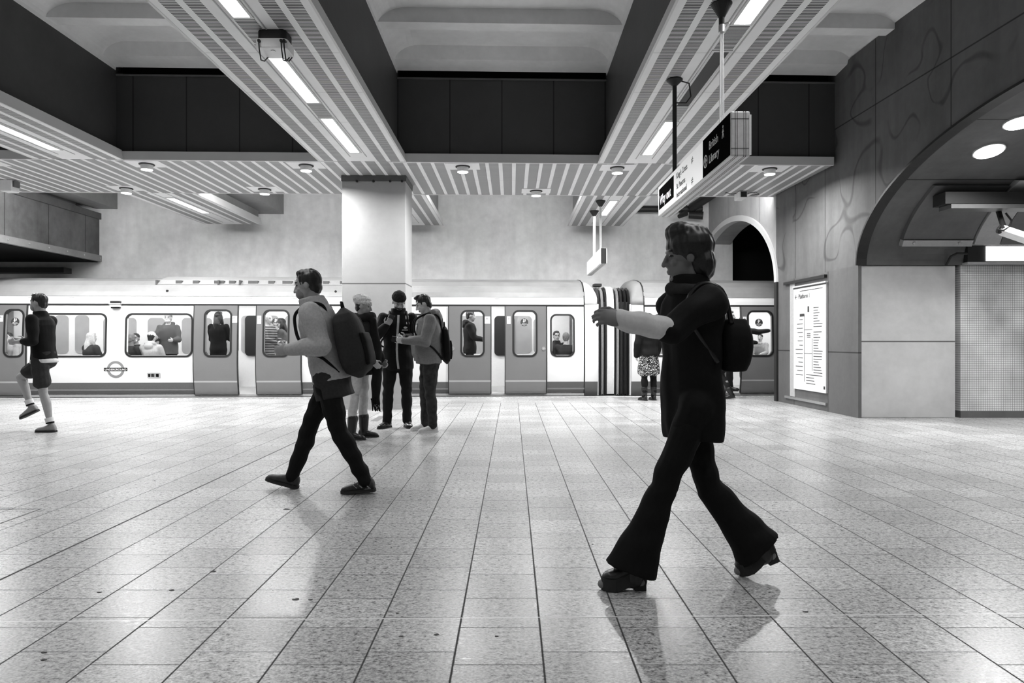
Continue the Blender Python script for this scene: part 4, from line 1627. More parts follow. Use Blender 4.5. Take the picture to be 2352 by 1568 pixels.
def make_body(root, J, skin, voxel, curl=25, build=1.0, belly=0.0, brow=True, mask=False):
    B = Blob()
    k = J['k']
    P, u, fw, sx = J['pel'], J['u'], J['fw'], J['sx']
    w = build
    ring = lambda h, rx, ry, off=0.0: (P + u * h * k + fw * off * k, sx * rx * k * w, fw * ry * k * w)
    B.loft([ring(-.11, .10, .08), ring(-.06, .148, .1), ring(.02, .152, .108), ring(.13, .135, .1 + belly * .6, belly * .5), ring(.27, .15, .108 + belly * .3, belly * .2), ring(.39, .168, .112), ring(.47, .15, .09), ring(.52, .085, .065), ring(.545, .055, .055)])
    H, hx, hf, hu = J['head'], J['hx'], J['hf'], J['hu']
    hb = (hx, hf, hu)
    q = lambda x, y, z: H + (hx * x + hf * y + hu * z) * k
    B.cap(J['neck'] - u * .03 * k, .062 * k, q(0, -.02, -.05), .053 * k)
    B.ell(q(0, -.008, .028), .077 * k, .097 * k, .09 * k, hb)
    B.ell(q(0, .022, -.042), .06 * k, .07 * k, .074 * k, hb)
    B.ell(q(0, .058, -.098), .027 * k, .026 * k, .02 * k, hb)
    B.ell(q(0, .078, .036), .05 * k, .014 * k, .012 * k, hb)
    B.cap(q(0, .088, .016), .009 * k, q(0, .108, -.026), .0135 * k, 8, 3)
    for s in (-1, 1):
        B.ell(q(s * .014, .094, -.03), .01 * k, .01 * k, .008 * k, hb, 8, 4)
        B.ell(q(s * .03, .078, .012), .013 * k, .009 * k, .009 * k, hb, 10, 5)
        B.ell(q(s * .038, .066, -.022), .02 * k, .018 * k, .018 * k, hb, 10, 5)
        B.ell(q(s * .077, -.006, -.004), .009 * k, .021 * k, .031 * k, hb, 10, 5)
    B.ell(q(0, .086, -.06), .024 * k, .012 * k, .007 * k, hb, 10, 4)
    B.ell(q(0, .083, -.071), .02 * k, .012 * k, .007 * k, hb, 10, 4)
    for i in (0, 1):
        B.chain([J['hip%d' % i] - Vector((0, 0, .02)), J['hip%d' % i].lerp(J['knee%d' % i], .4), J['knee%d' % i]], [.082 * k * w, .072 * k * w, .05 * k])
        kn, an = J['knee%d' % i], J['ank%d' % i]
        back = Vector((0, .012 * k, 0))
        B.chain([kn, kn.lerp(an, .3) + back, an.lerp(kn, .12), an], [.05 * k, .054 * k, .033 * k, .034 * k])
        d, n = J['fd%d' % i], J['fn%d' % i]
        B.chain([an - d * .03 * k - n * .045 * k, an + d * .07 * k - n * .05 * k, an + d * .15 * k - n * .06 * k], [.034 * k, .034 * k, .024 * k])
        B.chain([J['sh%d' % i] - u * .005 * k, J['sh%d' % i].lerp(J['elb%d' % i], .45), J['elb%d' % i]], [.056 * k, .047 * k, .037 * k])
        el, wr = J['elb%d' % i], J['wr%d' % i]
        B.chain([el, el.lerp(wr, .3), wr], [.037 * k, .041 * k, .026 * k])
        hand(B, J, i, curl)
    reg = []

    def near(c, rad):
        return lambda p: (p - c).length < rad
    for s in (-1, 1):
        e = q(s * .031, .088, .012)
        reg.append((lambda p, e=e: abs((p - e).dot(hu)) < .0055 * k and abs((p - e).dot(hx)) < .0125 * k and (p - e).length < .022 * k, 1))
        if brow:
            b = q(s * .032, .088, .036)
            reg.append((lambda p, b=b: abs((p - b).dot(hu)) < .004 * k and abs((p - b).dot(hx)) < .019 * k and (p - b).length < .032 * k, 2))
    mo = q(0, .092, -.0655)
    reg.append((lambda p: abs((p - mo).dot(hu)) < .009 * k and abs((p - mo).dot(hx)) < .022 * k and (p - mo).length < .04 * k, 3))
    if mask == 'beard':
        bc = q(0, .05, -.085)
        reg.append((lambda p: (p - H).dot(hu) < -.045 * k and (p - H).dot(hu) > -.14 * k and (p - H).dot(hf) > -.005 * k and abs((p - H).dot(hu) + .066 * k) > .004 * k and (p - H).length < .17 * k, 2))
        reg.append((lambda p: abs((p - H).dot(hu) + .047 * k) < .007 * k and (p - H).dot(hf) > .07 * k, 2))
    return B.fuse('body', [skin, EYE, HAIR, LIP], root, voxel, 3, regions=reg)


def head_q(J):
    k = J['k']
    return lambda x, y, z: J['head'] + (J['hx'] * x + J['hf'] * y + J['hu'] * z) * k


def make_hair(root, J, mat, style='short', voxel=.007):
    k = J['k']
    q = head_q(J)
    hb = (J['hx'], J['hf'], J['hu'])
    B = Blob()
    B.ell(q(0, -.018, .04), .084 * k, .099 * k, .09 * k, hb)
    if style == 'short':
        B.ell(q(0, .02, .102), .058 * k, .05 * k, .03 * k, hb)
        B.ell(q(0, -.055, -.02), .065 * k, .05 * k, .06 * k, hb)
    if style == 'quiff':
        B.ell(q(0, .034, .112), .052 * k, .048 * k, .028 * k, hb)
        B.ell(q(0, -.055, -.02), .066 * k, .05 * k, .07 * k, hb)
    if style == 'long':
        B.ell(q(0, .03, .095), .068 * k, .06 * k, .035 * k, hb)
        B.ell(q(0, -.06, -.05), .085 * k, .055 * k, .12 * k, hb)
        dn = Vector((0, 0, -1))
        for s in (-1, 1):
            B.chain([q(s * .068, -.02, .03), q(s * .082, -.01, -.08), q(s * .075, .02, -.16) + dn * .03, q(s * .07, .03, -.17) + dn * .13 * k], [.03 * k, .034 * k, .034 * k, .02 * k])
        B.chain([q(0, -.06, -.06), q(0, -.085, -.16), q(0, -.1, -.2) + dn * .12 * k], [.07 * k, .075 * k, .05 * k])
    if style == 'volume':
        B.ell(q(0, -.03, .06), .105 * k, .12 * k, .105 * k, hb)
        B.ell(q(0, -.075, -.03), .095 * k, .07 * k, .1 * k, hb)
        B.ell(q(0, .015, .125), .08 * k, .075 * k, .055 * k, hb)
    return B.fuse('hair', mat, root, voxel, 2, wrinkle=.0022 * k, wdir=(1, 1, .25), wfreq=170)


def make_hat(root, J, mat, kind='beanie', voxel=.007, name='hat'):
    k = J['k']
    q = head_q(J)
    hb = (J['hx'], J['hf'], J['hu'])
    B = Blob()
    if kind == 'beanie':
        B.ell(q(0, -.016, .062), .09 * k, .108 * k, .088 * k, hb)
        B.loft([(q(0, -.012, z), J['hx'] * r * k, J['hf'] * (r + .016) * k) for z, r in ((.036, .086), (.045, .094), (.07, .096), (.082, .09))])
    if kind == 'slouch':
        B.ell(q(0, -.03, .07), .098 * k, .115 * k, .088 * k, hb)
        B.ell(q(0, -.07, .085), .085 * k, .085 * k, .075 * k, hb)
        B.loft([(q(0, -.012, z), J['hx'] * r * k, J['hf'] * (r + .016) * k) for z, r in ((.026, .084), (.035, .092), (.062, .096), (.08, .09))])
    if kind == 'cap':
        B.ell(q(0, -.01, .055), .087 * k, .105 * k, .08 * k, hb)
        B.loft([(q(0, .06 + t * .1, .05 - t * .02), J['hx'] * (.08 - .025 * t) * k, J['hu'] * .007 * k) for t in (0, .5, 1)])
    return B.fuse(name, mat, root, voxel, 2, wrinkle={'cap': 0, 'beanie': .0012, 'slouch': .003}[kind] * k, wfreq=140, wdir=(.4, .4, 1))


def make_mask(root, J, mat, voxel=.007):
    k = J['k']
    q = head_q(J)
    B = Blob()
    B.ell(q(0, .05, -.056), .06 * k, .056 * k, .05 * k, (J['hx'], J['hf'], J['hu']))
    return B.fuse('face_mask', mat, root, voxel, 2)


def make_top(root, J, mat, name='jacket', hem=-.14, flare=0.0, thick=.022, sleeve=1.0, voxel=.009, wr=.005, belly=0.0, build=1.0, collar=.0, hood=False, slim=1.0, mats=None, regions=(), cuff=1.0, seed=0):
    B = Blob()
    k = J['k']
    P, u, fw, sx = J['pel'], J['u'], J['fw'], J['sx']
    t = thick
    w = build
    ring = lambda h, rx, ry, off=0.0: (P + u * h * k + fw * off * k, sx * (rx * w + t) * k, fw * (ry * w + t) * k)
    rs = []
    if hem < -.2:
        n = 4
        for j in range(n):
            f = j / n
            h = hem + (-.12 - hem) * f
            rs.append((P + Vector((0, 0, h * k)) + fw * .0, sx * (.155 * w + t + flare * (1 - f)) * k, Vector((0, -1, 0)) * (.1 * w + t + flare * 1.3 * (1 - f)) * k))
    else:
        rs.append(ring(hem, .158 + flare, .12 + flare, belly * .3))
    rs += [ring(-.05, .158, .119, belly * .3), ring(.03, .152, .112 + belly * .4, belly * .5), ring(.14, .14 * slim + .004, .104 + belly * .7, belly * .6), ring(.27, .152 * slim + .002, .11 + belly * .3, belly * .3), ring(.39, .17, .115), ring(.46, .152, .098), ring(.505, .1, .075), ring(.53 + collar * .3, .07, .07)]
    if collar:
        rs.append(ring(.55 + collar, .058, .064, .01))
    B.loft(rs, 24)
    for i in (0, 1):
        sh, el, wr_ = J['sh%d' % i], J['elb%d' % i], J['wr%d' % i]
        B.chain([sh - u * .012 * k, sh.lerp(el, .5), el], [(.06 + t * .7) * k, (.053 + t * .7) * k, (.046 + t * .7) * k])
        end = el.lerp(wr_, sleeve)
        B.chain([el, el.lerp(end, .55), end], [(.046 + t * .7) * k, (.045 + t * .6) * k, (.031 + t * .5 * cuff) * k])
    if hem < -.12:
        for i in (0, 1):
            hp, kn = J['hip%d' % i], J['knee%d' % i]
            f = max(.05, min(.8, (-hem - .12) / .43))
            B.cap(hp, (.088 * w + t * .8) * k, hp.lerp(kn, f), (.074 * w + t * .8 + flare) * k)
    if hood:
        nk = J['neck']
        B.chain([nk + (sx * .085 + fw * .035 - u * .005) * k, nk + (sx * .085 - fw * .05 + u * .03) * k, nk + (-fw * .105 + u * .03) * k, nk + (sx * -.085 - fw * .05 + u * .03) * k, nk + (sx * -.085 + fw * .035 - u * .005) * k], [.032 * k, .045 * k, .055 * k, .045 * k, .032 * k])
        B.ell(nk + (-fw * .12 - u * .035) * k, .1 * k, .06 * k, .075 * k, (sx, fw, u))
    return B.fuse(name, mats or mat, root, voxel, 4, wrinkle=wr * k, wdir=(.5, .5, 1.2), wfreq=30, regions=regions, seed=seed)


def make_legs(root, J, mat, name='trousers', top=.06, length=1.0, flare=0.0, fit=.012, voxel=.009, wr=.004, build=1.0, belly=0.0, seed=1):
    B = Blob()
    k = J['k']
    P, u, fw, sx = J['pel'], J['u'], J['fw'], J['sx']
    ring = lambda h, rx, ry, off=0.0: (P + u * h * k + fw * off, sx * (rx * build + fit) * k, fw * (ry * build + fit) * k)
    B.loft([ring(-.13, .09, .085), ring(-.08, .152, .11), ring(0, .153, .114), ring(top, .145, .108)], 22)
    for i in (0, 1):
        hp, kn, an = J['hip%d' % i], J['knee%d' % i], J['ank%d' % i]
        f = fit
        if length <= .5:
            e = hp.lerp(kn, length * 2)
            B.chain([hp - Vector((0, 0, .02)), hp.lerp(e, .5), e], [(.085 * build + f) * k, (.082 * build + f * 1.2) * k, (.08 * build + f * 1.3) * k])
            continue
        B.chain([hp - Vector((0, 0, .02)), hp.lerp(kn, .45), kn], [(.085 * build + f) * k, (.075 * build + f) * k, (.054 + f) * k])
        e = kn.lerp(an, length)
        back = Vector((0, .01 * k, 0))
        if flare:
            d = unit(an - kn)
            fwd = unit(J['fd%d' % i] - d * J['fd%d' % i].dot(d))
            sd = unit(d.cross(fwd))
            rs = []
            for j in range(9):
                t = j / 8
                c = kn.lerp(e, t)
                r = .052 + f + flare * t ** 1.6
                rs.append((c + fwd * flare * .35 * t ** 1.6 * k, fwd * r * 1.12 * k, sd * (.05 + f + flare * .5 * t ** 1.6) * k))
            B.loft(rs, 18)
        else:
            B.chain([kn, kn.lerp(an, .3) + back, e.lerp(kn, .1), e], [(.054 + f) * k, (.056 + f) * k, (.042 + f) * k, (.044 + f) * k])
    return B.fuse(name, mat, root, voxel, 3, wrinkle=wr * k, wdir=(.35, .35, 1.3), wfreq=34, seed=seed)


def make_shoe(root, J, i, mat, sole, shaft=0.0, heel=0.0, platform=0.0, voxel=.007, name='shoe'):
    k = J['k']
    A, d, n = J['ank%d' % i], J['fd%d' % i], J['fn%d' % i]
    s = unit(d.cross(n))
    up = heel
    B = Blob()
    rings = ((-.068, .02, .022, .045), (-.058, .033, .04, .052), (-.02, .037, .055, .06), (.02, .038, .05, .058), (.06, .041, .036, .046), (.11, .045, .028, .038), (.155, .04, .023, .033), (.18, .026, .016, .028), (.19, .01, .008, .025))
    base = A - n * .085 * k
    lift = lambda t: platform + heel * max(0, min(1, (.09 - t) / .13))
    sq = .8 if heel else 1.0
    B.loft([(base + d * t * k * sq + n * (h + lift(t)) * k, s * w * k, n * hh * k) for t, w, hh, h in rings], 16, 2.3)
    if shaft:
        sd = unit(J['knee%d' % i] - A)
        B.chain([A - n * .03 * k, A + sd * .04 * k, A + sd * shaft * k], [.05 * k, .056 * k, .068 * k])
    else:
        B.chain([A - n * .035 * k - d * .015 * k, A + (n * .0 - d * .012) * k], [.04 * k, .042 * k])
    o = B.fuse(name, mat, root, voxel, 2, wrinkle=.0015, wfreq=60)
    m = MB()
    rr = []
    for hh in (0.0, .012 + platform * .9, .024 + platform):
        pts = []
        for sg in (1, -1):
            rg = rings if sg > 0 else tuple(reversed(rings))
            for t, w, _, _ in rg:
                pts.append(base + d * (t * sq + (.004 if t > .1 else -.004 if t < -.05 else 0)) * k + s * sg * (w + .004 - .003 * (hh > .01)) * k + n * (hh + (lift(t) - platform) * (1 if heel else 0)) * k)
        rr.append(pts)
    m.rings(rr)
    if heel:
        m.loft = None
        hb = [(-.072, .03), (-.02, .034)]
        q = [base + d * a * k * sq + s * b * k for a, b in ((-.068, -.027), (.0, -.03), (.0, .03), (-.068, .027))]
        m.hexa(q, [p + n * (heel + platform + .03) * k for p in q])
    so = m.build('sole', sole, o)
    return o


def person(label, loc, facing, H=1.75, legs=((0, 0, 0), (0, 0, 0)), arms=((4, 6, 12, 6), (4, 6, 12, 6)), lean=0.0, head=(0, 0), skin=SKIN, hair=None, hat=None, mask=None, top=None, bottom=None, shoes=None, sit=False, voxel=.008, curl=25, build=1.0, belly=0.0, twist=0.0, group=None, glasses=False, beard=False, plant=False, bvox=None):
    root = thing('person', loc, label, 'person', group, math.radians(facing))
    J = skeleton(H, legs, arms, lean, head, sit, twist, plant)
    make_body(root, J, skin, bvox or voxel, curl, build, belly, mask='beard' if beard else False)
    hv = max(voxel, .006)
    if hair:
        make_hair(root, J, hair[0], hair[1], hv)
    if hat:
        make_hat(root, J, hat[0], hat[1], hv)
    if mask:
        make_mask(root, J, mask, hv)
    if bottom:
        for b in (bottom if isinstance(bottom, list) else [bottom]):
            make_legs(root, J, voxel=voxel + .001, build=build, **b)
    if top:
        for b in (top if isinstance(top, list) else [top]):
            make_top(root, J, voxel=voxel + .001, build=build, belly=belly, **b)
    if shoes:
        for i in (0, 1):
            make_shoe(root, J, i, voxel=hv, **shoes)
    if glasses:
        q = head_q(J)
        m = MB()
        for s in (-1, 1):
            c = q(s * .032, .102, .012)
            m.tube([c + (J['hx'] * .022 * math.cos(a) + J['hu'] * .017 * math.sin(a)) for a in [t * PI / 6 for t in range(13)]], .003, 6)
            m.tube([q(s * .054, .1, .016), q(s * .08, -.01, .012)], .0028, 6)
        m.tube([q(-.012, .104, .016), q(.012, .104, .016)], .003, 6)
        m.build('glasses', EYE, root)
    return root, J


def W(root, p):
    """a point of a figure in world space"""
    return Matrix.Rotation(root.rotation_euler.z, 4, 'Z') @ Vector(p) + root.location


def backpack(label, root, J, mat, w=.3, h=.46, d=.16, drop=0.0, gap=.135, mat2=None, pocket=True):
    k = J['k']
    u, fw, sx = J['u'], J['fw'], J['sx']
    bag = thing('backpack', root.location, label, 'backpack', None, root.rotation_euler.z)
    c = J['pel'] + u * (.44 * k - drop - h / 2) - fw * (gap + d / 2)
    B = Blob()
    rs = []
    for t in range(11):
        f = t / 10
        e = math.sqrt(max(.03, 1 - abs(2 * f - 1) ** 4))
        rs.append((c + u * (f - .5) * h - fw * (.02 * (1 - f)), sx * w / 2 * e, fw * (d / 2 * (1.1 - .3 * f)) * e))
    B.loft(rs, 24, 3.2)
    B.fuse('bag_body', mat, bag, .009, 3, wrinkle=.004, wfreq=22, wdir=(.4, .4, 1))
    if pocket:
        B = Blob()
        B.loft([(c - u * (.22 - .05 * t) * h * 1.0 - fw * (d / 2 + .01) + u * (t - 2) * .035, sx * w * .36, fw * .03 * (1 if 0 < t < 4 else .6)) for t in range(5)], 20, 3)
        B.fuse('front_pocket', mat2 or mat, bag, .008, 3)
    for s in (-1, 1):
        sh = J['pel'] + u * .5 * k + sx * s * .1 * k
        T = gap - .075
        pe = J['pel']
        at_ = lambda hh, x, y: pe + u * hh * k + sx * s * x * k + fw * y * k
        pts = [c + u * h * .40 + fw * d * .5 + sx * s * .08, at_(.5, .105, -.075 - T * .6), at_(.525 + T * .35, .108, 0), at_(.49, .11, .095 + T * .8), at_(.4, .118, .118 + T), at_(.28, .14, .105 + T), at_(.17, .168 + T * .6, .045 + T * .3), at_(.1, .165 + T * .6, -.03), c - u * h * .36 + fw * d * .5 + sx * s * w * .36]
        MB().tube(spline(pts), .012, 8).build('strap', mat2 or mat, bag, smooth=True)
    MB().tube([c + u * h * .49 + sx * .03, c + u * (h * .49 + .05) + sx * .015, c + u * (h * .49 + .05) - sx * .015, c + u * h * .49 - sx * .03], .009).build('grab_handle', mat2 or mat, bag, smooth=True)
    return bag, c


def phone(label, root, J, i, lit=True):
    n, t, d = J['pn%d' % i], J['pt%d' % i], J['ad%d' % i]
    c = J['palm%d' % i] + d * .02
    o = thing('phone', root.location, label, 'phone', None, root.rotation_euler.z)
    ax, ay = unit(d + t * .15), unit(t)
    ay = unit(ay - ax * ay.dot(ax))
    f = lambda a, b, q: c + ax * a + ay * b + n * q
    MB().prism(rrect(-.072, .072, -.036, .036, .01), f, -.004, .004).build('case', M_BLACK, o)
    MB().prism(rrect(-.066, .066, -.032, .032, .006), f, .004, .0046).build('screen', glow('phone_screen', 1.2) if lit else M_SIGNB, o)
    return o


JEANS = cloth('jeans_dark', .035, .9, .35, 18)
JEANS_L = cloth('jeans_light', .5, .9, .12, 30)
JEANS_G = cloth('jeans_grey', .22, .9, .15, 30)
BLACKC = cloth('black_cloth', .008, .8)
DARKC = cloth('dark_cloth', .02, .85)
CHAR = cloth('charcoal_cloth', .035, .85)
GREYC = cloth('grey_fleece', .2, .95, .1, 50)
MIDC = cloth('mid_grey_cloth', .12, .9)
LIGHTC = cloth('light_grey_cloth', .42, .85)
WHITEC = cloth('white_cloth', .7, .8, .05)
KNIT = plain('pale_knit', .55, .95, .1, var=.35, scale=70, bump=.6)
LEATHER = plain('black_leather', .012, .3, .5, var=.2, scale=60)
SHOE_W = plain('white_sneaker', .68, .6, .3, var=.12, scale=40)
SHOE_G = plain('grey_shoe', .25, .7, .3, var=.1, scale=40)


def ground(px, py, dy=0.0):
    Y = F_PX * CAM_H / (py - 784.0) + dy
    return Vector(((px - 1176) / F_PX * Y, Y, 0))


# 1 runner at the left edge
loc = ground(101, 990)
r1, J1 = person('person in dark top and shorts running past the train at the left edge', loc, -90, 1.76,
                legs=((-7, 6, 0, 0), (58, 78, 25, 0)), arms=((-12, 12, 100, 10), (18, 10, 72, 5)), lean=4, head=(2, 0), skin=SKIN, hair=(HAIR, 'short'),
                top=dict(mat=BLACKC, name='jacket', hem=-.05, thick=.018, sleeve=.55, collar=.03, wr=.004),
                bottom=dict(mat=CHAR, name='shorts', length=.33, fit=.014), shoes=dict(mat=SHOE_G, sole=SOLE_D), voxel=.008)
make_mask(r1, J1, plain('mask_grey', .25, .8, .2))
k = J1['k']
A, K = J1['ank0'], J1['knee0']
for i in (0, 1):
    A, K = J1['ank%d' % i], J1['knee%d' % i]
    d = unit(K - A)
    MB().cyl(A + d * .045, A + d * .1, .047 * k, .05 * k, 20).build('sock', WHITEC, r1, smooth=False)
    MB().cyl(A + d * .025, A + d * .043, .046 * k, .048 * k, 20).build('sock_band', BLACKC, r1, smooth=False)
B = Blob()
P, u, fw, sx = J1['pel'], J1['u'], J1['fw'], J1['sx']
B.loft([(P + u * h, sx * a, fw * b) for h, a, b in ((-.085, .175, .14), (-.07, .183, .148), (-.035, .18, .145), (-.03, .17, .13))], 22)
B.fuse('shirt_hem', WHITEC, r1, .008, 2)

# 2 walking man with rucksack
loc = ground(757, 1127)
r2, J2 = person('person in pale jacket striding left with a big dark rucksack', loc, -90, 1.75,
                legs=((-13, 8, 4, 0), (25, 6, -16, 0)), arms=((-24, 12, 108, 4), (-12, 8, 24, 8)), lean=13, head=(-2, 0), skin=SKIN, hair=(HAIR, 'short'),
                top=[dict(mat=LIGHTC, name='jacket', hem=-.07, thick=.032, sleeve=1.0, collar=.04, wr=.006), dict(mat=CHAR, name='shirt_tail', hem=-.2, thick=.026, sleeve=.02, wr=.004, slim=.9)],
                bottom=dict(mat=BLACKC, fit=.013), shoes=dict(mat=plain('trail_shoe', .03, .6, .4, var=.5, scale=40), sole=SOLE_D), voxel=.007, curl=30, plant=True, bvox=.0055)
make_mask(r2, J2, plain('mask_grey', .25, .8, .2))
bag, c = backpack('big dark rucksack on the back of the striding person in a pale jacket', r2, J2, CHAR, .36, .56, .22, -.02, .1, BLACKC)
i = 0
A, d, n = J2['ank0'], J2['fd0'], J2['fn0']
s = unit(d.cross(n))
m = MB()
for sg in (1, -1):
    for a, b in ((.02, .02), (.06, .012), (-.03, .02)):
        p = A - n * .045 + d * a + s * sg * .042
        m.tube([p, p + d * .035 + n * .03 - s * sg * .008], .004, 6)
m.build('shoe_trim', plain('shoe_trim', .3, .5), r2)

# 3 woman in pale knitted hat
loc = ground(826, 1006)
r3, J3 = person('person in pale knitted hat, dark coat and light jeans facing the two men', loc, 82, 1.66,
                legs=((2, 2, 0, 4, 2), (-3, 2, 0, 8, 4)), arms=((12, 12, 28, 14), (12, 12, 28, 14)), lean=2, head=(8, 0), skin=SKIN, hat=(KNIT, 'slouch'), hair=(HAIR, 'short'),
                top=dict(mat=DARKC, name='coat', hem=-.16, thick=.045, wr=.006, collar=.02), bottom=dict(mat=JEANS_L, name='jeans', fit=.004), shoes=dict(mat=LEATHER, sole=SOLE_D, shaft=.17, name='boot'), voxel=.008)
B = Blob()
nk, fw, sx, u = J3['neck'], J3['fw'], J3['sx'], J3['u']
B.chain([nk + (sx * .1 + fw * .05), nk + fw * .13 + u * .03, nk + (-sx * .1 + fw * .05), nk - fw * .09 + u * .02, nk + (sx * .1 + fw * .05)], [.05, .055, .05, .05, .05])
B.chain([nk + fw * .15 - u * .02 - sx * .02, nk + fw * .21 - u * .35 - sx * .03, Vector((-.04, -.23, .85)), Vector((-.04, -.21, .46))], [.05, .06, .06, .05])
B.fuse('scarf', BLACKC, r3, .009, 3, wrinkle=.006, wfreq=40)
m = MB()
rnd = random.Random(5)
for q in range(16):
    x, y = -.09 + .1 * rnd.random(), -.26 + .1 * rnd.random()
    m.tube([(x, y, .48), (x + .02 * rnd.uniform(-1, 1), y - .02 * rnd.random(), .42), (x + .03 * rnd.uniform(-1, 1), y - .05 * rnd.random(), .33)], [.008, .006, .003], 5)
m.build('fringe', BLACKC, r3)

# 4 man in dark jacket and beanie
loc = ground(914, 981)
r4, J4 = person('bearded person in dark zip jacket and beanie looking down, facing us', loc, 12, 1.79,
                legs=((2, 3, 0, 10, 3), (2, 3, 0, 38, 5)), arms=((20, 8, 70, 36), (22, 20, 108, 28)), lean=3, head=(26, 8), skin=SKIN, hat=(plain('black_knit', .02, .9, .1, var=.4, scale=80, bump=.5), 'beanie'), hair=(HAIR, 'short'), beard=True,
                top=dict(mat=BLACKC, name='jacket', hem=-.2, thick=.032, wr=.006, collar=.05), bottom=dict(mat=BLACKC, fit=.016, wr=.006, build_=1) if False else dict(mat=plain('black_denim', .012, .85, .15), fit=.016, wr=.004), shoes=dict(mat=LEATHER, sole=SOLE_D), voxel=.007, curl=38, build=1.08, bvox=.0055)
P, u, fw, sx = J4['pel'], J4['u'], J4['fw'], J4['sx']


def chest(J, x, h, off=0.0, b=1.08):
    """front of a jacket at lateral x and height h above the pelvis"""
    prof = [(-.2, .155), (-.06, .155), (.03, .155), (.14, .148), (.27, .153), (.39, .158), (.46, .14), (.505, .115), (.56, .1)]
    for (h0, y0), (h1, y1) in zip(prof, prof[1:]):
        if h0 <= h <= h1:
            y = y0 + (y1 - y0) * (h - h0) / (h1 - h0)
            break
    rx = .2
    y *= math.sqrt(max(.05, 1 - (x / rx) ** 2))
    return J['pel'] + J['u'] * h + J['sx'] * x + J['fw'] * (y * 1.02 + off)


m = MB()
pts = [(-.0, .52), (-.006, .42), (-.014, .3), (-.02, .18), (-.022, .06), (-.016, -.06), (-.0, -.19)]
rr = []
for x, h in pts:
    rr.append([chest(J4, x + a, h, .002 + b) for a, b in ((-.014, .006), (-.014, .012), (.014, .012), (.014, .006))])
m.rings(rr)
m.build('zip', plain('zip_pale', .45, .4), r4)
m = MB()
m.rings([[chest(J4, .09 + .026 * math.cos(t), .355 + .014 * math.sin(t), o) for t in [q * PI / 8 for q in range(16)]] for o in (.004, .012)])
m.rings([[chest(J4, x, h, o) for x, h in ((.045, .318), (.13, .318), (.13, .328), (.045, .328))] for o in (.004, .013)])
m.build('chest_badge', WHITEC, r4)
bag4, c = backpack('black backpack worn by the bearded person, pale patches on its straps', r4, J4, BLACKC, .3, .44, .14, 0, .15)
for s in (-1, 1):
    sh = J4['pel'] + u * .5 * J4['k'] + sx * s * .1
    for q, ln in ((.0, .05), (.075, .028)):
        p = sh + fw * (.11 + q * .55) - u * (.03 + q) + sx * s * (.012 + q * .1)
        a, b = sx * .021, unit(fw * .5 - u) * ln / 2
        f_ = unit(a.cross(b)) * .007
        if f_.dot(fw) < 0:
            f_ = -f_
        o_ = fw * .02 + u * .006
        MB().hexa([p + o_ - a - b, p + o_ + a - b, p + o_ + a + b, p + o_ - a + b], [p + o_ - a - b + f_, p + o_ + a - b + f_, p + o_ + a + b + f_, p + o_ - a + b + f_]).build('strap_patch', WHITEC, bag4)
phone('phone in the raised hand of the bearded person', r4, J4, 1, False)

# 5 man in grey hoodie
loc = ground(987, 990)
r5, J5 = person('person in grey hoodie and dark jeans bent over a phone', loc, -76, 1.74,
                legs=((1, 6, 0, 4, 1), (7, 8, 0, 6, 1)), arms=((14, 8, 78, 14), (16, 8, 76, 14)), lean=2, head=(24, -4), skin=SKIN_L, hair=(HAIR, 'quiff'),
                top=dict(mat=GREYC, name='hoodie', hem=-.09, thick=.034, wr=.007, hood=True), bottom=dict(mat=JEANS, name='jeans', fit=.016, wr=.004), shoes=dict(mat=SHOE_W, sole=SOLE_W), voxel=.007, curl=34, build=1.12, belly=.06, bvox=.0055)
P, u, fw, sx, k = J5['pel'], J5['u'], J5['fw'], J5['sx'], J5['k']
B = Blob()
B.loft([(P + u * h + fw * .155, sx * a, fw * .045) for h, a in ((-.05, .13), (-.03, .15), (.05, .145), (.13, .1), (.15, .08))], 20, 2.6)
B.fuse('front_pocket', GREYC, r5, .008, 2)
nk = J5['neck']
for s in (-1, 1):
    MB().tube([nk + sx * s * .045 + fw * .1 - u * .01, nk + sx * s * .05 + fw * .155 - u * .1, nk + sx * s * .052 + fw * .18 - u * .2], .006).build('drawstring', WHITEC, r5)
B = Blob()
B.loft([(nk - u * (.12 + .03 * t) + fw * (.155 + .006 * t), sx * .075, fw * .012) for t in range(5)], 14, 3)
B.fuse('chest_print', WHITEC, r5, .007, 1)
backpack('slim black backpack on the person in the grey hoodie', r5, J5, BLACKC, .3, .5, .1, .05, .15)
phone('phone held between the hands of the person in the grey hoodie', r5, J5, 0)
MB().cyl(J5['wr0'] - J5['ad0'] * .012, J5['wr0'] + J5['ad0'] * .004, .037, .037, 18).build('watch', M_STEEL, r5)

# 6 woman striding in the foreground
loc = ground(1590, 1338)
r6, J6 = person('person in long black coat and flared trousers striding left in the foreground', loc, -90, 1.70,
                legs=((23, 4, 0, 0), (-14, 13, 22, 0)), arms=((58, 10, 42, 0), (-24, 10, 16, 0)), lean=1, twist=18, head=(4, 0), skin=SKIN_D, hair=(HAIR, 'volume'),
                top=dict(mat=BLACKC, name='coat', hem=-.205, flare=.0, thick=.028, wr=.006, collar=.05, sleeve=.16), bottom=dict(mat=BLACKC, flare=.055, length=1.0, fit=.01, wr=.003), shoes=dict(mat=LEATHER, sole=SOLE_D, heel=.06, platform=.035, shaft=.1, name='boot'), voxel=.007, curl=30, build=.88, plant=True, bvox=.0048)
B = Blob()
el, wr_ = J6['elb0'], J6['wr0']
B.chain([el.lerp(wr_, .12), el.lerp(wr_, .6), wr_], [.054, .052, .045])
B.fuse('sleeve', WHITEC, r6, .008, 3, wrinkle=.004, wfreq=60)
B = Blob()
nk, fw, sx, u = J6['neck'], J6['fw'], J6['sx'], J6['u']
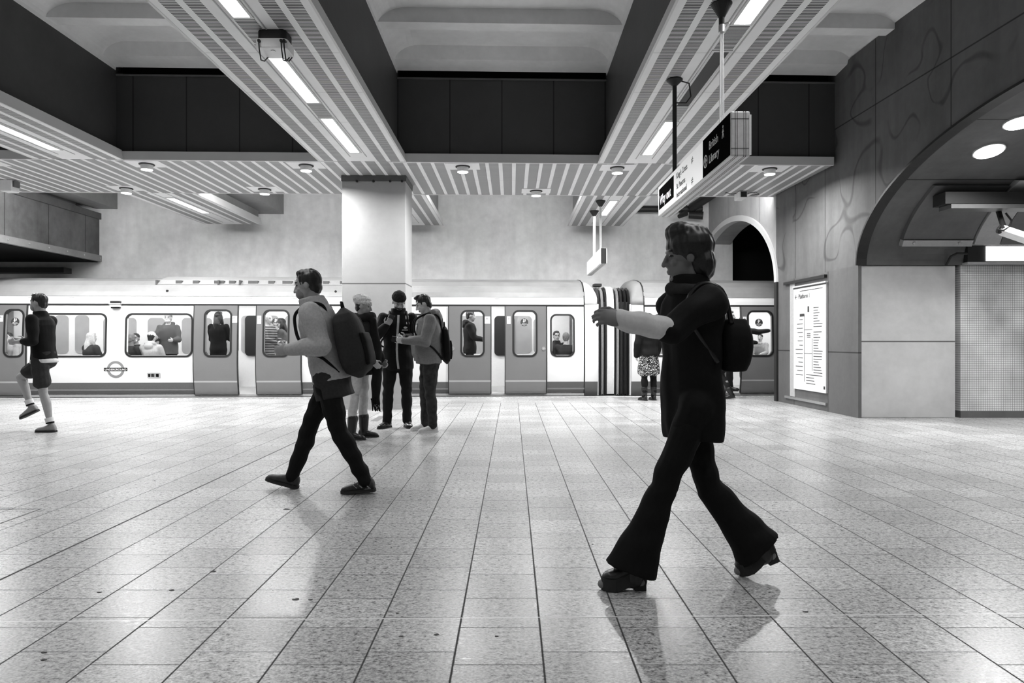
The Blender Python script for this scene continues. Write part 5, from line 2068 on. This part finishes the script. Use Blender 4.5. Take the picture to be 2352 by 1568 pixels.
B.chain([nk + (sx * .09 + fw * .04), nk + fw * .09 + u * .0, nk + (-sx * .09 + fw * .04), nk - fw * .08 + u * .01, nk + (sx * .09 + fw * .04)], [.028, .032, .028, .03, .028])
B.fuse('scarf', CHAR, r6, .008, 3, wrinkle=.006, wfreq=40)
sb = thing('shoulder_bag', r6.location, 'black bag on the back of the person in the foreground', 'bag', None, r6.rotation_euler.z)
c = J6['pel'] + Vector((.02, .18, .25))
B = Blob()
B.loft([(c + Vector((0, 0, (t / 6 - .5) * .25)), Vector((.13, 0, 0)) * (1 - .3 * abs(t / 3 - 1) ** 3), Vector((0, .08, 0)) * (1 - .25 * abs(t / 3 - 1) ** 3)) for t in range(7)], 20, 3)
B.fuse('bag_body', BLACKC, sb, .009, 3, wrinkle=.004)
MB().tube(spline([c + Vector((.1, -.03, .1)), J6['sh0'] + Vector((-.05, .06, .04)), J6['sh0'] + Vector((-.06, -.04, .065)), J6['sh0'] + Vector((-.04, -.1, -.06)), c + Vector((.12, -.1, -.08))]), .012).build('strap', LEATHER, sb, smooth=True)

# 7 figure with the glittering skirt
SEQ = NT('sequins')
_v = SEQ.node('ShaderNodeTexVoronoi')
_v.inputs['Scale'].default_value = 55
SEQ.link(SEQ.mapping(SEQ.coord(), (1, 1, 2.2)), _v.inputs['Vector'])
_w = SEQ.node('ShaderNodeTexWhiteNoise')
SEQ.link(_v.outputs['Position'], _w.inputs['Vector'])
SEQ = SEQ.done(SEQ.remap(_w.outputs['Value'], .72, .95, .012, .8), .25, .6)
loc = ground(1490, 919)
loc.z = 0
r7, J7 = person('person in black coat over a glittering skirt standing before the bellows', loc, 200, 1.68,
                legs=((0, 2, 0, 6, 2), (0, 2, 0, 6, 2)), arms=((2, 14, 14, 4), (2, 14, 14, 4)), skin=SKIN_L, hair=(HAIR, 'long'),
                top=[dict(mat=BLACKC, name='coat', hem=-.06, thick=.05, wr=.006, collar=.03), dict(mat=SEQ, name='skirt', hem=-.42, flare=.05, thick=.03, sleeve=.02, wr=.003)], bottom=dict(mat=BLACKC, name='leggings', fit=.012), shoes=dict(mat=LEATHER, sole=SOLE_D, shaft=.16, name='boot'), voxel=.01)
# 8 figure walking along the platform edge
loc = ground(1645, 915)
r8, J8 = person('person in dark knee-length coat walking left beside the end door', loc, -90, 1.66,
                legs=((-14, 8, 6, 0), (24, 8, -8, 0)), arms=((-12, 8, 20, 0), (14, 8, 30, 0)), lean=3, skin=SKIN, hair=(HAIR, 'long'),
                top=dict(mat=BLACKC, name='coat', hem=-.32, flare=.07, thick=.04, wr=.006, collar=.02), bottom=dict(mat=DARKC, name='leggings', fit=.003), shoes=dict(mat=LEATHER, sole=SOLE_D, shaft=.12, name='boot'), voxel=.01, plant=True)

# ------------------------------------------------------------------ passengers in the train
TR = Matrix.Rotation(TH_T, 3, 'Z')


def rider(label, px, v, facing, pose='stand', **kw):
    u_ = U(px, v)
    p = TR @ Vector((u_, v, 0)) + Vector((0, EDGE, .05))
    if pose == 'sit':
        kw.setdefault('legs', ((82, 82, 0), (82, 82, 0)))
        kw['sit'] = True
    kw.setdefault('voxel', .012)
    kw.setdefault('arms', ((20, 8, 60, 15), (20, 8, 60, 15)))
    p.z = .05 if pose != 'sit' else -.0
    return person(label, p, facing + math.degrees(TH_T), group=None, **kw)


tj = lambda m, n='jacket', **k: dict(mat=m, name=n, thick=.03, wr=.006, **k)
pt = dict(mat=DARKC, fit=.01)
sh_ = dict(mat=LEATHER, sole=SOLE_D)
rider('masked passenger seated on the far side in the leftmost door window', 30, 2.3, 0, 'sit', H=1.7, skin=SKIN_L, hair=(HAIR, 'short'), mask=MASK, top=tj(LIGHTC), bottom=pt, shoes=sh_)
rider('blonde long-haired passenger seated in dark jacket behind the left car window', 211, .45, 150, 'sit', H=1.66, skin=SKIN_L, hair=(HAIR_L, 'long'), top=tj(CHAR), bottom=pt, shoes=sh_)
rider('passenger seated at the left corner of the window beside the roundel', 303, .5, 160, 'sit', H=1.6, skin=SKIN_D, hair=(plain('hair_grey', .2, .6, .2, var=.3), 'short'), top=tj(CHAR), bottom=pt, shoes=sh_)
rider('passenger in dark hood and white mask seated facing us', 322, 2.2, 0, 'sit', H=1.66, skin=SKIN, hair=(HAIR, 'short'), mask=MASK, top=tj(DARKC), bottom=pt, shoes=sh_)
rider('passenger in white cap and pale jacket seated with back to us', 350, .45, 175, 'sit', H=1.68, skin=SKIN_L, hair=(HAIR, 'short'), hat=(WHITEC, 'cap'), top=tj(LIGHTC, hood=True), bottom=pt, shoes=sh_)
rider('standing passenger with white face mask in hooded grey jacket', 393, 1.35, 5, 'stand', H=1.72, skin=SKIN_L, hair=(plain('hair_mid', .25, .6, .2, var=.3), 'short'), mask=MASK, top=tj(MIDC, hood=True), bottom=pt, shoes=sh_, arms=((15, 14, 70, 10), (15, 14, 80, 20)), build=1.15)
rider('dark long-haired passenger standing with back to the left door leaf', 507, 1.2, 170, 'stand', H=1.74, skin=SKIN, hair=(HAIR, 'long'), top=tj(BLACKC, 'coat', hem=-.2), bottom=pt, shoes=sh_)
STR = NT('striped_knit')
_o = SEQ_o = STR.xyz(STR.coord())
STR = STR.done(STR.remap(STR.M('FRACT', STR.M('DIVIDE', _o[2], .055)), .4, .5, .3, .06), .9, .1)
rider('pale-haired passenger in a striped top behind the right door leaf', 619, .95, 70, 'stand', H=1.68, skin=SKIN_L, hair=(HAIR_L, 'short'), top=tj(STR, 'jumper'), bottom=pt, shoes=sh_, arms=((25, 8, 50, 15), (25, 8, 50, 15)))
rider('passenger in grey coat facing the one in the striped top', 653, 1.3, -80, 'stand', H=1.6, skin=SKIN_L, hair=(HAIR, 'long'), top=tj(MIDC, 'coat'), bottom=pt, shoes=sh_)
rider('passenger in dark jacket standing in profile behind the door beside the hoodie', 1083, .9, 90, 'stand', H=1.76, skin=SKIN, hair=(HAIR, 'short'), top=tj(DARKC, hood=True), bottom=pt, shoes=sh_, head=(4, 0))
rider('bespectacled passenger seated facing us in the end window', 1287, 2.2, 8, 'sit', H=1.78, skin=SKIN_L, hair=(HAIR, 'short'), top=tj(CHAR, collar=.03), bottom=pt, shoes=sh_, glasses=True)
rider('short-haired passenger seated with back to us in the end window', 1302, .45, 170, 'sit', H=1.66, skin=SKIN_L, hair=(plain('hair_grey', .2, .6, .2, var=.3), 'short'), top=tj(CHAR), bottom=pt, shoes=sh_)
rider('dark-haired passenger in profile inside the half-open end door', 1680, .8, 60, 'stand', H=1.76, skin=SKIN_L, hair=(HAIR, 'short'), top=tj(BLACKC, collar=.03), bottom=pt, shoes=sh_)
rider('passenger in dark coat reaching an arm out across the last door window', 1712, 1.0, 80, 'stand', H=1.66, skin=SKIN_L, hair=(HAIR, 'short'), top=tj(DARKC), bottom=pt, shoes=sh_, arms=((20, 8, 60, 10), (78, 6, 20, 0)))
rider('child in pale jacket standing low in the last door window', 1752, 1.3, -40, 'stand', H=1.26, skin=SKIN_L, hair=(HAIR, 'short'), top=tj(LIGHTC), bottom=pt, shoes=sh_)
